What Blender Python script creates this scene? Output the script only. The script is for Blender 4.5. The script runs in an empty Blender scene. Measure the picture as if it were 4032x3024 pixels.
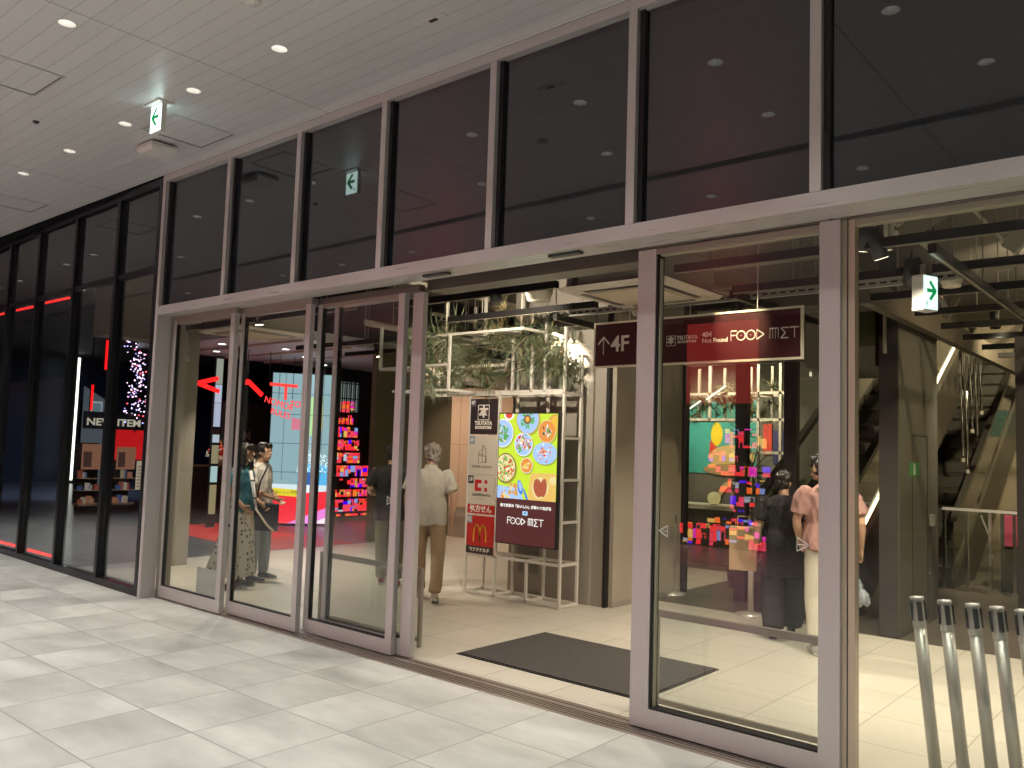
import bpy, math, random
from mathutils import Vector, Matrix, noise
R_ = math.radians
scene = bpy.context.scene
C = scene.collection
rnd = random.Random(7)
PI = math.pi

# ------------------------------------------------------------------ camera, world, exposure
cam_d = bpy.data.cameras.new('camera'); cam = bpy.data.objects.new('camera', cam_d); C.objects.link(cam)
YAW, PITCH, ROLL = -0.70486, 0.0760, 0.0316
FPX = 3290.9
def cam_axes(y, p, r):
    f = Vector((math.sin(y)*math.cos(p), math.cos(y)*math.cos(p), math.sin(p)))
    rt = Vector((math.cos(y), -math.sin(y), 0)); up = rt.cross(f)
    return rt*math.cos(r)+up*math.sin(r), -rt*math.sin(r)+up*math.cos(r), f
rt, up, fw = cam_axes(YAW, PITCH, ROLL)
cam.matrix_world = Matrix(((rt.x, up.x, -fw.x, 0), (rt.y, up.y, -fw.y, 0), (rt.z, up.z, -fw.z, 1.68), (0, 0, 0, 1)))
cam_d.sensor_width = 36; cam_d.lens = 36*FPX/4032; cam_d.clip_end = 400; cam_d.clip_start = 0.05
scene.camera = cam
w = bpy.data.worlds.new('World'); scene.world = w; w.use_nodes = True
nt = w.node_tree; bg = nt.nodes['Background']
sky = nt.nodes.new('ShaderNodeTexSky'); sky.sky_type = 'NISHITA'; sky.sun_disc = False
sky.sun_elevation = R_(-3); sky.sun_rotation = R_(200)
nt.links.new(sky.outputs[0], bg.inputs[0]); bg.inputs[1].default_value = 0.05
scene.view_settings.view_transform = 'Standard'; scene.view_settings.look = 'None'
scene.view_settings.exposure = 0.18; scene.view_settings.gamma = 1
cy = scene.cycles
cy.use_denoising = True
cy.max_bounces = 12; cy.transparent_max_bounces = 24; cy.diffuse_bounces = 4; cy.glossy_bounces = 5
cy.sample_clamp_indirect = 4.0; cy.sample_clamp_direct = 0; cy.caustics_reflective = False; cy.caustics_refractive = False
cy.blur_glossy = 0.5

# ------------------------------------------------------------------ materials
MATS = {}
def mat(name, col=(.5, .5, .5), rough=.5, metal=0., vary=0., scale=8., bump=0., spec=.5, emit=None, es=0., ior=1.5, coord='Object', stretch=None, coat=0.):
    if name in MATS: return MATS[name]
    m = bpy.data.materials.new(name); m.use_nodes = True; t = m.node_tree; b = t.nodes['Principled BSDF']
    b.inputs['Base Color'].default_value = (*col, 1); b.inputs['Roughness'].default_value = rough
    b.inputs['Metallic'].default_value = metal; b.inputs['IOR'].default_value = ior
    b.inputs['Specular IOR Level'].default_value = spec; b.inputs['Coat Weight'].default_value = coat
    if emit: b.inputs['Emission Color'].default_value = (*emit, 1); b.inputs['Emission Strength'].default_value = es
    if vary or bump:
        tc = t.nodes.new('ShaderNodeTexCoord'); mp = t.nodes.new('ShaderNodeMapping'); n = t.nodes.new('ShaderNodeTexNoise')
        t.links.new(tc.outputs[coord], mp.inputs[0]); t.links.new(mp.outputs[0], n.inputs['Vector'])
        n.inputs['Scale'].default_value = scale; n.inputs['Detail'].default_value = 5
        if stretch: mp.inputs['Scale'].default_value = stretch
        if vary:
            mx = t.nodes.new('ShaderNodeMix'); mx.data_type = 'RGBA'
            mx.inputs[6].default_value = (*[c*(1-vary) for c in col], 1); mx.inputs[7].default_value = (*[min(1, c*(1+vary)) for c in col], 1)
            t.links.new(n.outputs['Fac'], mx.inputs[0]); t.links.new(mx.outputs[2], b.inputs['Base Color'])
            mr = t.nodes.new('ShaderNodeMapRange'); mr.inputs[3].default_value = max(0, rough-.08); mr.inputs[4].default_value = min(1, rough+.08)
            t.links.new(n.outputs['Fac'], mr.inputs[0]); t.links.new(mr.outputs[0], b.inputs['Roughness'])
        if bump:
            bp = t.nodes.new('ShaderNodeBump'); bp.inputs['Strength'].default_value = bump; bp.inputs['Distance'].default_value = .01
            t.links.new(n.outputs['Fac'], bp.inputs['Height']); t.links.new(bp.outputs[0], b.inputs['Normal'])
    MATS[name] = m; return m
def emis(name, col, s=1.):
    if name in MATS: return MATS[name]
    m = bpy.data.materials.new(name); m.use_nodes = True; t = m.node_tree
    b = t.nodes['Principled BSDF']; b.inputs['Base Color'].default_value = (.02, .02, .02, 1)
    b.inputs['Emission Color'].default_value = (*col, 1); b.inputs['Emission Strength'].default_value = s; b.inputs['Roughness'].default_value = .6
    MATS[name] = m; return m
def glass(name, tint=(.92, .95, .93), ior=1.5, rough=0.0):
    m = bpy.data.materials.new(name); m.use_nodes = True; t = m.node_tree; t.nodes.remove(t.nodes['Principled BSDF'])
    o = t.nodes['Material Output']; tr = t.nodes.new('ShaderNodeBsdfTransparent'); g = t.nodes.new('ShaderNodeBsdfGlossy')
    mx = t.nodes.new('ShaderNodeMixShader'); ge = t.nodes.new('ShaderNodeNewGeometry'); dp = t.nodes.new('ShaderNodeVectorMath'); dp.operation = 'DOT_PRODUCT'
    t.links.new(ge.outputs['Incoming'], dp.inputs[0]); t.links.new(ge.outputs['Normal'], dp.inputs[1]); f0 = ((ior-1)/(ior+1))**2
    def mth(op, a, b=None):
        n = t.nodes.new('ShaderNodeMath'); n.operation = op
        for i, v in enumerate((a, b)):
            if v is None: continue
            if isinstance(v, (int, float)): n.inputs[i].default_value = v
            else: t.links.new(v, n.inputs[i])
        return n.outputs[0]
    fr = mth('ADD', mth('MULTIPLY', mth('POWER', mth('SUBTRACT', 1, mth('ABSOLUTE', dp.outputs['Value'])), 5), 1-f0), f0)
    tr.inputs[0].default_value = (*tint, 1); g.inputs['Roughness'].default_value = rough
    t.links.new(fr, mx.inputs[0]); t.links.new(tr.outputs[0], mx.inputs[1]); t.links.new(g.outputs[0], mx.inputs[2])
    t.links.new(mx.outputs[0], o.inputs[0]); MATS[name] = m; return m
def tiles(name, col, a, b_, x0, y0, grout, rough, vary=.12, mott=.2, gw=.006, sc=1.6, bumpy=.05, stretch=(1, 1, 1)):
    m = bpy.data.materials.new(name); m.use_nodes = True; t = m.node_tree; b = t.nodes['Principled BSDF']; N = t.nodes.new; L = t.links.new
    tc = N('ShaderNodeTexCoord'); sp = N('ShaderNodeSeparateXYZ'); L(tc.outputs['Object'], sp.inputs[0])
    def mth(op, x, y=None, z=None):
        n = N('ShaderNodeMath'); n.operation = op
        for i, v in enumerate((x, y, z)):
            if v is None: continue
            if isinstance(v, (int, float)): n.inputs[i].default_value = v
            else: L(v, n.inputs[i])
        return n.outputs[0]
    ux = mth('DIVIDE', mth('SUBTRACT', sp.outputs[0], x0), a); uy = mth('DIVIDE', mth('SUBTRACT', sp.outputs[1], y0), b_)
    dx = mth('MULTIPLY', mth('ABSOLUTE', mth('SUBTRACT', mth('FRACT', mth('ADD', ux, .5)), .5)), a)
    dy = mth('MULTIPLY', mth('ABSOLUTE', mth('SUBTRACT', mth('FRACT', mth('ADD', uy, .5)), .5)), b_)
    line = mth('LESS_THAN', mth('MINIMUM', dx, dy), gw/2)
    cb = N('ShaderNodeCombineXYZ'); L(mth('FLOOR', ux), cb.inputs[0]); L(mth('FLOOR', uy), cb.inputs[1])
    wn = N('ShaderNodeTexWhiteNoise'); wn.noise_dimensions = '3D'; L(cb.outputs[0], wn.inputs['Vector'])
    off = N('ShaderNodeVectorMath'); off.operation = 'MULTIPLY_ADD'; L(wn.outputs['Color'], off.inputs[0]); off.inputs[1].default_value = (9, 9, 9); L(tc.outputs['Object'], off.inputs[2])
    mp = N('ShaderNodeMapping'); mp.inputs['Scale'].default_value = stretch; L(off.outputs[0], mp.inputs[0])
    n = N('ShaderNodeTexNoise'); n.inputs['Scale'].default_value = sc; n.inputs['Detail'].default_value = 6; n.inputs['Roughness'].default_value = .55; L(mp.outputs[0], n.inputs['Vector'])
    n2 = N('ShaderNodeTexNoise'); n2.inputs['Scale'].default_value = 60; n2.inputs['Detail'].default_value = 3; L(tc.outputs['Object'], n2.inputs['Vector'])
    v = mth('ADD', mth('MULTIPLY', mth('SUBTRACT', wn.outputs['Value'], .5), vary), mth('MULTIPLY', mth('SUBTRACT', n.outputs['Fac'], .5), mott*2.2))
    v = mth('ADD', mth('ADD', v, mth('MULTIPLY', mth('SUBTRACT', n2.outputs['Fac'], .5), .06)), 1)
    vm = N('ShaderNodeVectorMath'); vm.operation = 'SCALE'; vm.inputs[0].default_value = col; L(v, vm.inputs['Scale'])
    mx = N('ShaderNodeMix'); mx.data_type = 'RGBA'; L(line, mx.inputs[0]); L(vm.outputs[0], mx.inputs[6]); mx.inputs[7].default_value = (*grout, 1)
    L(mx.outputs[2], b.inputs['Base Color'])
    b.inputs['Roughness'].default_value = rough
    bp = N('ShaderNodeBump'); bp.inputs['Strength'].default_value = bumpy; bp.inputs['Distance'].default_value = .004
    L(mth('ADD', mth('MULTIPLY', line, -1), mth('MULTIPLY', n2.outputs['Fac'], .3)), bp.inputs['Height']); L(bp.outputs[0], b.inputs['Normal'])
    MATS[name] = m; return m
def ceil_mat(name, col, pitch, rough):
    # flat metal strips running along the facade (x) with thin shadow joints and wider cross joints
    m = bpy.data.materials.new(name); m.use_nodes = True; t = m.node_tree; b = t.nodes['Principled BSDF']; N = t.nodes.new; L = t.links.new
    tc = N('ShaderNodeTexCoord'); sp = N('ShaderNodeSeparateXYZ'); L(tc.outputs['Object'], sp.inputs[0])
    def mth(op, x, y=None):
        n = N('ShaderNodeMath'); n.operation = op
        for i, v in enumerate((x, y)):
            if v is None: continue
            if isinstance(v, (int, float)): n.inputs[i].default_value = v
            else: L(v, n.inputs[i])
        return n.outputs[0]
    uy = mth('DIVIDE', sp.outputs[1], pitch); f = mth('FRACT', uy)
    ed = mth('LESS_THAN', mth('ABSOLUTE', mth('SUBTRACT', f, .5)), .035)
    fx = mth('ABSOLUTE', mth('SUBTRACT', mth('FRACT', mth('DIVIDE', mth('ADD', sp.outputs[0], 5.795), 3.94)), .5))
    seam = mth('GREATER_THAN', fx, .5-.0012)
    wn = N('ShaderNodeTexWhiteNoise'); wn.noise_dimensions = '1D'; L(mth('FLOOR', mth('ADD', uy, .5)), wn.inputs['W'])
    v = mth('ADD', mth('MULTIPLY', mth('SUBTRACT', wn.outputs['Value'], .5), .05), 1)
    v = mth('MULTIPLY', v, mth('SUBTRACT', 1, mth('ADD', mth('MULTIPLY', ed, .22), mth('MULTIPLY', seam, .6))))
    vm = N('ShaderNodeVectorMath'); vm.operation = 'SCALE'; vm.inputs[0].default_value = col; L(v, vm.inputs['Scale'])
    L(vm.outputs[0], b.inputs['Base Color']); b.inputs['Roughness'].default_value = rough; b.inputs['Metallic'].default_value = .25
    bp = N('ShaderNodeBump'); bp.inputs['Strength'].default_value = .35; bp.inputs['Distance'].default_value = .004
    L(mth('MULTIPLY', ed, -1), bp.inputs['Height']); L(bp.outputs[0], b.inputs['Normal'])
    MATS[name] = m; return m

# ------------------------------------------------------------------ mesh helpers
class MB:
    def __init__(s): s.v = []; s.f = []; s.m = []; s.k = 0; s.uvs = None
    def add(s, vs, fs):
        o = len(s.v); s.v += [tuple(p) for p in vs]; s.f += [tuple(i+o for i in f) for f in fs]; s.m += [s.k]*len(fs); return s
    def box(s, x0, x1, y0, y1, z0, z1):
        return s.add([(x0,y0,z0),(x1,y0,z0),(x1,y1,z0),(x0,y1,z0),(x0,y0,z1),(x1,y0,z1),(x1,y1,z1),(x0,y1,z1)],
                     [(0,3,2,1),(4,5,6,7),(0,1,5,4),(1,2,6,5),(2,3,7,6),(3,0,4,7)])
    def bar(s, a, b, w, h=None):       # rectangular bar from a to b
        h = h or w; a = Vector(a); b = Vector(b); d = (b-a).normalized()
        u = d.cross(Vector((0, 0, 1)))
        if u.length < .01: u = Vector((1, 0, 0))
        u.normalize(); v = u.cross(d).normalized(); vs = []
        for p in (a, b):
            for i, j in ((-1,-1),(1,-1),(1,1),(-1,1)): vs.append(p+u*(i*w/2)+v*(j*h/2))
        return s.add(vs, [(0,1,2,3),(7,6,5,4),(0,4,5,1),(1,5,6,2),(2,6,7,3),(3,7,4,0)])
    def tube(s, pts, rad, n=10, cap=True):
        pts = [Vector(p) for p in pts]; rad = [(r, r) if isinstance(r, (int, float)) else r for r in (rad if isinstance(rad, (list, tuple)) else [rad]*len(pts))]
        vs = []; ref = None
        for i, p in enumerate(pts):
            d = (pts[min(i+1, len(pts)-1)]-pts[max(i-1, 0)]).normalized()
            if ref is None:
                ref = Vector((1, 0, 0)) if abs(d.x) < .8 else Vector((0, 1, 0))
            u = (ref-d*ref.dot(d)).normalized(); v = d.cross(u); ref = u
            for k in range(n):
                a = 2*PI*k/n; vs.append(p+u*(math.cos(a)*rad[i][0])+v*(math.sin(a)*rad[i][1]))
        fs = []
        for i in range(len(pts)-1):
            for k in range(n): fs.append((i*n+k, i*n+(k+1) % n, (i+1)*n+(k+1) % n, (i+1)*n+k))
        if cap: fs += [tuple(range(n-1, -1, -1)), tuple((len(pts)-1)*n+k for k in range(n))]
        return s.add(vs, fs)
    def lathe(s, prof, c=(0, 0, 0), n=24):   # prof: (r,z)
        vs = []; fs = []
        for r, z in prof:
            for k in range(n): a = 2*PI*k/n; vs.append((c[0]+r*math.cos(a), c[1]+r*math.sin(a), c[2]+z))
        for i in range(len(prof)-1):
            for k in range(n): fs.append((i*n+k, i*n+(k+1) % n, (i+1)*n+(k+1) % n, (i+1)*n+k))
        return s.add(vs, fs)
    def ball(s, c, r, n=12, m=8):
        if isinstance(r, (int, float)): r = (r, r, r)
        vs = []; fs = []
        for i in range(m+1):
            t = PI*i/m
            for k in range(n): a = 2*PI*k/n; vs.append((c[0]+r[0]*math.sin(t)*math.cos(a), c[1]+r[1]*math.sin(t)*math.sin(a), c[2]-r[2]*math.cos(t)))
        for i in range(m):
            for k in range(n): fs.append((i*n+k, i*n+(k+1) % n, (i+1)*n+(k+1) % n, (i+1)*n+k))
        return s.add(vs, fs)
    def poly(s, pts): return s.add(pts, [tuple(range(len(pts)))])
    def build(s, name, m, parent=None, smooth=False, bevel=0.):
        me = bpy.data.meshes.new(name); me.from_pydata(s.v, [], s.f)
        for x in (m if isinstance(m, (list, tuple)) else [m]): me.materials.append(x)
        for p, k in zip(me.polygons, s.m): p.material_index = k; p.use_smooth = smooth
        me.update(); o = bpy.data.objects.new(name, me); C.objects.link(o)
        if parent: o.parent = parent
        if bevel:
            b = o.modifiers.new('b', 'BEVEL'); b.width = bevel; b.segments = 2; b.limit_method = 'ANGLE'
        if smooth:
            pass
        return o
def tag(o, label=None, cat=None, group=None, kind=None):
    if label: o['label'] = label
    if cat: o['category'] = cat
    if group: o['group'] = group
    if kind: o['kind'] = kind
    return o
def empty(name, loc, label, cat, group=None, rz=0.):
    o = bpy.data.objects.new(name, None); C.objects.link(o); o.location = loc; o.rotation_euler = (0, 0, rz); o.empty_display_size = .1
    return tag(o, label, cat, group)
def copy_tree(o, parent=None):
    c = o.copy(); C.objects.link(c)
    if parent: c.parent = parent
    for ch in list(o.children): copy_tree(ch, c)
    return c
def text(name, s, size, loc, rot, m, parent=None, ext=.002, bold=0., align='CENTER', sx=1.):
    cu = bpy.data.curves.new(name, 'FONT'); cu.body = s; cu.size = size; cu.extrude = ext; cu.align_x = align; cu.align_y = 'CENTER'; cu.offset = bold; cu.resolution_u = 3
    to = bpy.data.objects.new(name, cu); C.objects.link(to); bpy.context.view_layer.update()
    me = bpy.data.meshes.new_from_object(to.evaluated_get(bpy.context.evaluated_depsgraph_get()))
    bpy.data.objects.remove(to)
    me.materials.clear(); me.materials.append(m)
    o = bpy.data.objects.new(name, me); C.objects.link(o); o.location = loc; o.rotation_euler = rot; o.scale = (sx, 1, 1)
    if parent: o.parent = parent
    return o
FRONT = (PI/2, 0, 0)            # reads along +x, faces -y
WEST = (PI/2, 0, PI/2)          # reads along +y, faces +x

# base materials
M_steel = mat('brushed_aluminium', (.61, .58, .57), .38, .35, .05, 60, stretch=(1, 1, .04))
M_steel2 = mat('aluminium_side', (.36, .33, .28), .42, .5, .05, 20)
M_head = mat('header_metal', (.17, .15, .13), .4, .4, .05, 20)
M_black = mat('black_gasket', (.012, .012, .013), .5)
M_dark = mat('dark_frame_metal', (.022, .023, .03), .35, .6)
M_white = mat('white_powder_coat', (.72, .70, .66), .45, 0, .04, 12)
M_whitepl = mat('white_plastic', (.72, .70, .66), .4)
M_chrome = mat('polished_steel', (.72, .69, .62), .16, 1.)
M_blackpl = mat('black_plastic', (.02, .02, .02), .35)
G_door = glass('door_glass', (.93, .945, .935), 1.55)
G_win = glass('window_glass', (.93, .95, .93), 1.45)
G_dark = glass('coated_glass', (.80, .83, .84), 2.0)
M_track = mat('black_track', (.012, .011, .011), .4)

# ------------------------------------------------------------------ setting
def struct(name, mb, m): return tag(mb.build(name, m), kind='structure')
struct('paving', MB().box(-70, 30, -60, 4.40, -.3, 0), tiles('stone_paving', (.50, .495, .47), .593, .606, -5.124, 3.813, (.27, .26, .24), .34, .07, .60, .009, 2.0, stretch=(.55, 1.25, 1)))  # cloudy mottle in the stone colour also paints bright patches from the downlights
struct('lobby_floor', MB().box(-11.1, 12, 4.66, 8.48, -.3, 0).box(-11.1, -5.09, 8.48, 11.3, -.3, 0), tiles('lobby_tile', (.57, .53, .455), .6, .6, -5.39, 5.9, (.30, .27, .22), .32, .05, .09, .008, 1.2))
struct('dark_floor', MB().box(-60, -11.1, 4.66, 30, -.3, 0), tiles('dark_tile', (.085, .088, .092), 1.2, .3, -11.1, 4.7, (.03, .03, .03), .3, .2, .4, .004, 2.5, stretch=(.4, 2, 1)))
struct('brown_floor', MB().box(-11.1, 12, 11.3, 40, -.3, 0).box(-5.09, 12, 8.48, 11.3, -.3, 0), tiles('brown_tile', (.10, .085, .065), .6, .6, 0, 0, (.06, .05, .04), .3, .06, .15, .004))
struct('metal_threshold', MB().box(-8.6, 6, 4.40, 4.66, -.3, .002), mat('threshold_metal', (.42, .36, .32), .3, .7, .1, 14, .05, stretch=(.2, 9, 1)))
M_ceil = ceil_mat('ceiling_strips', (.77, .775, .78), .13, .40)
# the ceiling leaves a narrow slot parallel to the facade
spots = [(-5.12-1.2*k, 3.31, 'a') for k in range(-7, 22)] + [(-1.2-1.6*k, 2.2, 'b') for k in range(-4, 16)] + [(.6-1.6*k, .45, 'c') for k in range(-3, 14)] + [(-1-2.4*k, -1.8, 'd') for k in range(-2, 8)] + [(-1-2.4*k, -4.6, 'e') for k in range(-2, 8)]
ceil = struct('ceiling', MB().box(-60, 14, 1.40, 4.262, 4.5, 4.56).box(-60, 14, -7, 1.25, 4.5, 4.56), M_ceil)
cut = MB()
for x, y, _ in spots: cut.lathe([(0, 4.45), (.059, 4.45), (.059, 4.62), (0, 4.62)], (x, y, 0), 20)
cut = cut.build('cutter', M_ceil); bm_ = ceil.modifiers.new('holes', 'BOOLEAN'); bm_.operation = 'DIFFERENCE'; bm_.object = cut; bm_.solver = 'FAST'
bpy.context.view_layer.update(); me_ = bpy.data.meshes.new_from_object(ceil.evaluated_get(bpy.context.evaluated_depsgraph_get())); ceil.modifiers.clear(); ceil.data = me_; bpy.data.objects.remove(cut)
struct('ceiling_slot', MB().box(-60, 14, 1.20, 1.45, 4.60, 4.66), M_black)
struct('upper_floor_slab', MB().box(-60, 14, -7, 4.2, 4.7, 5.2), mat('concrete_slab', (.2, .2, .2), .8))
M_slab = mat('dark_slab', (.21, .19, .165), .8, 0, .2, 3)
struct('lobby_ceiling', MB().box(-11.1, 12, 4.62, 9.19, 4.42, 4.6).box(-11.1, 12, 9.19, 30, 4.42, 4.6), M_slab)
struct('store_ceiling', MB().box(-15.2, -11.1, 7.2, 30, 3.3, 3.45), mat('store_ceiling_board', (.50, .48, .50), .55, 0, .1, 1.5))
struct('store_upper_ceiling', MB().box(-60, -11.1005, 4.62, 30, 4.42, 4.6), mat('store_black_ceiling', (.03, .03, .034), .7))

# ------------------------------------------------------------------ outdoor downlights
def spot(name, loc, target, power, col, ang=110, blend=.6, size=.04, parent=None):
    l = bpy.data.lights.new(name, 'SPOT'); l.energy = power*2.7; l.color = col; l.spot_size = R_(ang); l.spot_blend = blend; l.shadow_soft_size = size
    o = bpy.data.objects.new(name, l); C.objects.link(o); o.location = loc
    d = Vector(target)-Vector(loc)
    o.rotation_euler = d.to_track_quat('-Z', 'Y').to_euler()
    if parent: o.parent = parent
    return o
M_refl = mat('downlight_reflector', (.85, .85, .83), .35, .3)
M_dl = emis('downlight_lens', (1, .96, .86), 8)
M_ring = mat('downlight_ring', (.6, .6, .58), .35)
def make_downlight():
    t = empty('ceiling_downlight', (0, 0, 0), 'x', 'downlight', 'round recessed downlights in the walkway ceiling')
    MB().lathe([(.056, -.003), (.061, -.005), (.063, 0)]).build('trim_ring', M_ring, t, True)
    MB().lathe([(.056, -.004), (.048, .035), (.034, .060)]).build('reflector', M_refl, t, True)
    MB().lathe([(.036, .058), (.0, .0581)]).build('lens', M_dl, t)
    return t
dl = make_downlight(); first = True
dl_lab = {(-5.12, 'a'): 'round downlight right of the pendant exit sign, near the top of the photo', (-6.32, 'a'): 'round downlight in the ceiling above right of the square speaker box',
          (-7.52, 'a'): 'round downlight in the ceiling just left of the pendant exit sign', (-3.92, 'a'): 'round downlight cut by the top edge of the photo',
          (-6.0, 'b'): 'brightest round downlight in the upper left of the ceiling', (-7.6, 'b'): 'round downlight at the left edge beneath the large ceiling hatch'}
for x, y, row in spots:
    if (x, row) == (-2.72, 'a'): pass
    d = dl if first else copy_tree(dl)
    first = False
    d.location = (x, y, 4.5)
    lab = next((v for k, v in dl_lab.items() if abs(k[0]-x) < .05 and k[1] == row), None)
    if lab is None:
        lab = {'a': 'small round downlight in the row nearest the glass front', 'b': 'round downlight in the second row of the walkway ceiling, away from the hatch'}.get(row, 'round downlight behind the viewer, seen only mirrored in the dark glass panels')
    d['label'] = lab
    if -17 < x < 3: spot('downlight_lamp', (0, 0, .012), (0, 0, -1), 40 if row in 'ab' else 60, (1, .98, .90), 84, .9, .03, d)

# ceiling fittings outdoors
t = empty('pendant_exit_sign', (-6.83, 3.28, 4.5), 'lit white exit sign with green left arrow hanging from walkway ceiling', 'exit sign')
MB().box(-.13, .13, -.07, .07, -.012, -.001).build('mounting_plate', M_whitepl, t)
MB().box(-.095, .095, -.02, .02, -.25, -.012).build('housing', M_whitepl, t)
def exit_face(parent, x0, x1, z0, z1, y, left=True, s=3.2):
    w_, h_ = x1-x0, z1-z0
    MB().box(x0, x1, y-.003, y, z0, z1).build('lit_face', emis('exit_white_%d' % int(s*10), (.75, 1, .95), s), parent)
    cx, cz = (x0+x1)/2, (z0+z1)/2+.06*h_; q = w_*.33; sg = 1 if left else -1
    g = MB(); yy = y-.005; tk = .55*q
    def seg(a, b):
        a = Vector(a); b = Vector(b); g.bar((a.x, yy, a.y), (b.x, yy, b.y), .002, tk) if False else g.add([*(Vector((p.x, yy, p.y)) for p in quad(a, b, tk))], [(0, 1, 2, 3)])
    def quad(a, b, tk):
        d = (b-a).normalized(); n = Vector((-d.y, d.x))*tk/2; return [a-n, b-n, b+n, a+n]
    seg((cx-sg*q, cz), (cx+sg*q*.9, cz+0*q))
    seg((cx-sg*q*1.05, cz-.1*q), (cx+sg*q*.25, cz+1.35*q)); seg((cx-sg*q*1.05, cz+.1*q), (cx+sg*q*.25, cz-1.35*q))
    g.build('green_arrow', emis('exit_green', (.0, .36, .09), .8), parent)
    b = MB(); bx = x1-.2*w_ if left else x0+.2*w_; bz = z0+.14*h_
    for dx, dz, ww, hh in ((-.05, 0, .012, .16), (.05, 0, .012, .16), (0, .07, .11, .014), (0, -.0, .07, .012), (0, .035, .07, .012)):
        b.box(bx+(dx-ww/2)*w_, bx+(dx+ww/2)*w_, y-.0055, y-.004, bz+(dz-hh/2)*h_, bz+(dz+hh/2)*h_)
    b.build('door_pictogram', emis('exit_teal', (.02, .22, .16), .8), parent)
exit_face(t, -.088, .088, -.245, -.02, -.0205, True, 3.)
n0 = set(o.name for o in t.children); exit_face(t, -.088, .088, -.245, -.02, -.0205, False, 3.)
for o in t.children:
    if o.name not in n0: o.rotation_euler = (0, 0, PI)
t = empty('ceiling_speaker_box', (-7.82, 3.76, 4.5), 'squat white square speaker box under the walkway ceiling below exit sign', 'speaker')
MB().add([(-.16,-.13,-.05),(.16,-.13,-.05),(.16,.13,-.05),(-.16,.13,-.05),(-.13,-.10,-.085),(.13,-.10,-.085),(.13,.10,-.085),(-.13,.10,-.085),(-.16,-.13,-.02),(.16,-.13,-.02),(.16,.13,-.02),(-.16,.13,-.02)],
    [(4,7,6,5),(0,4,5,1),(1,5,6,2),(2,6,7,3),(3,7,4,0),(8,0,1,9),(9,1,2,10),(10,2,3,11),(11,3,0,8),(8,9,10,11)]).build('cover', M_whitepl, t)
MB().box(-.13, .13, -.10, .10, -.02, 0).build('bracket', M_blackpl, t)
def hatch(x0, x1, y0, y1, label):
    t = empty('ceiling_hatch', ((x0+x1)/2, (y0+y1)/2, 4.5), label, 'access hatch', 'square access hatches in the walkway ceiling')
    a, b = (x1-x0)/2, (y1-y0)/2; f = MB(); q = .018
    f.box(-a, a, -b, -b+q, -.006, -.001).box(-a, a, b-q, b, -.006, -.001).box(-a, -a+q, -b+q, b-q, -.006, -.001).box(a-q, a, -b+q, b-q, -.006, -.001)
    f.build('frame', mat('hatch_frame', (.62, .62, .6), .3, .3), t)
    g = MB(); q2 = .024; g.box(-a+q, a-q, -b+q, -b+q2, -.003, -.001).box(-a+q, a-q, b-q2, b-q, -.003, -.001).box(-a+q, -a+q2, -b+q2, b-q2, -.003, -.001).box(a-q2, a-q, -b+q2, b-q2, -.003, -.001)
    g.build('shadow_gap', M_black, t)
hatch(-7.53, -6.92, 3.455, 4.065, 'square ceiling hatch beside the pendant exit sign, nearest the glass')
hatch(-7.54, -6.925, 1.95, 2.56, 'square ceiling hatch at the upper left edge of the photo')
hatch(-11.6, -11.0, 3.4, 4.0, 'small far square ceiling hatch at the left edge above dark glazing')
t = empty('smoke_detector', (-4.69, 2.82, 4.5), 'round white smoke detector at the top edge of the walkway ceiling', 'smoke detector')
MB().lathe([(.055, 0), (.055, -.012), (.035, -.028), (.0, -.03)]).build('body', M_whitepl, t, True); MB().lathe([(.02, -.03), (.012, -.036), (0, -.036)]).build('sensor', M_ring, t, True)
t = empty('ceiling_sensor', (-3.92, 3.69, 4.5), 'small slotted white sensor plate in the ceiling above the dark panels', 'sensor')
MB().box(-.11, .11, -.03, .03, -.006, 0).build('plate', M_whitepl, t); MB().box(-.04, .03, -.014, .014, -.009, -.0061).build('slot', M_blackpl, t)
t = empty('ceiling_camera_dot', (-8.15, 2.79, 4.5), 'tiny black round sprinkler dot in the ceiling left of the exit sign', 'sprinkler')
MB().lathe([(.028, 0), (.028, -.006), (.016, -.02), (0, -.02)]).build('cap', M_blackpl, t, True)

# ------------------------------------------------------------------ silver facade
F = empty('glazed_entrance_front', (-3, 4.3, 0), 'silver framed entrance front with dark panels above clear doors', 'shop front')
F.location = (0, 0, 0)
XR = 5.2
mulls = [-7.352, -6.205, -5.062, -3.891, -2.73, -1.59, -.44, .72, 1.88, 3.04, 4.2]
MB().box(-8.60, XR, 4.262, 4.36, 4.425, 4.497).build('head_rail', M_steel, F)
MB().box(-8.60, XR, 4.268, 4.36, 3.03, 3.065).build('sill_rail', M_steel, F)
MB().box(-8.60, XR, 4.262, 4.50, 2.972, 3.0295).build('transom_beam', mat('brushed_beam', (.61, .58, .57), .30, .4, .012, 60, stretch=(.04, 1, 1)), F)
for x in mulls:
    MB().box(x-.030, x+.030, 4.264, 4.329, 3.0655, 4.4245).build('mullion', M_steel, F)
    MB().box(x+.0305, x+.065, 4.300, 4.329, 3.0655, 4.4245).box(x-.045, x-.0305, 4.31, 4.329, 3.0655, 4.4245).build('gasket', M_black, F)
MB().box(-8.664, -8.602, 4.262, 4.42, 0.001, 4.497).build('portal_post', M_steel, F)
MB().box(-8.6015, -8.56, 4.30, 4.329, 3.0655, 4.4245).build('gasket', M_black, F)
xs = [-8.602]+mulls+[XR]
for a, b in zip(xs[:-1], xs[1:]):
    dark = mat('spandrel_glass', (.016, .020, .027), .03, 0, ior=1.8, spec=.5)
    MB().box(a+.001, b-.001, 4.3295, 4.345, 3.0655, 4.4245).build('spandrel_panel', dark, F)
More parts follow.
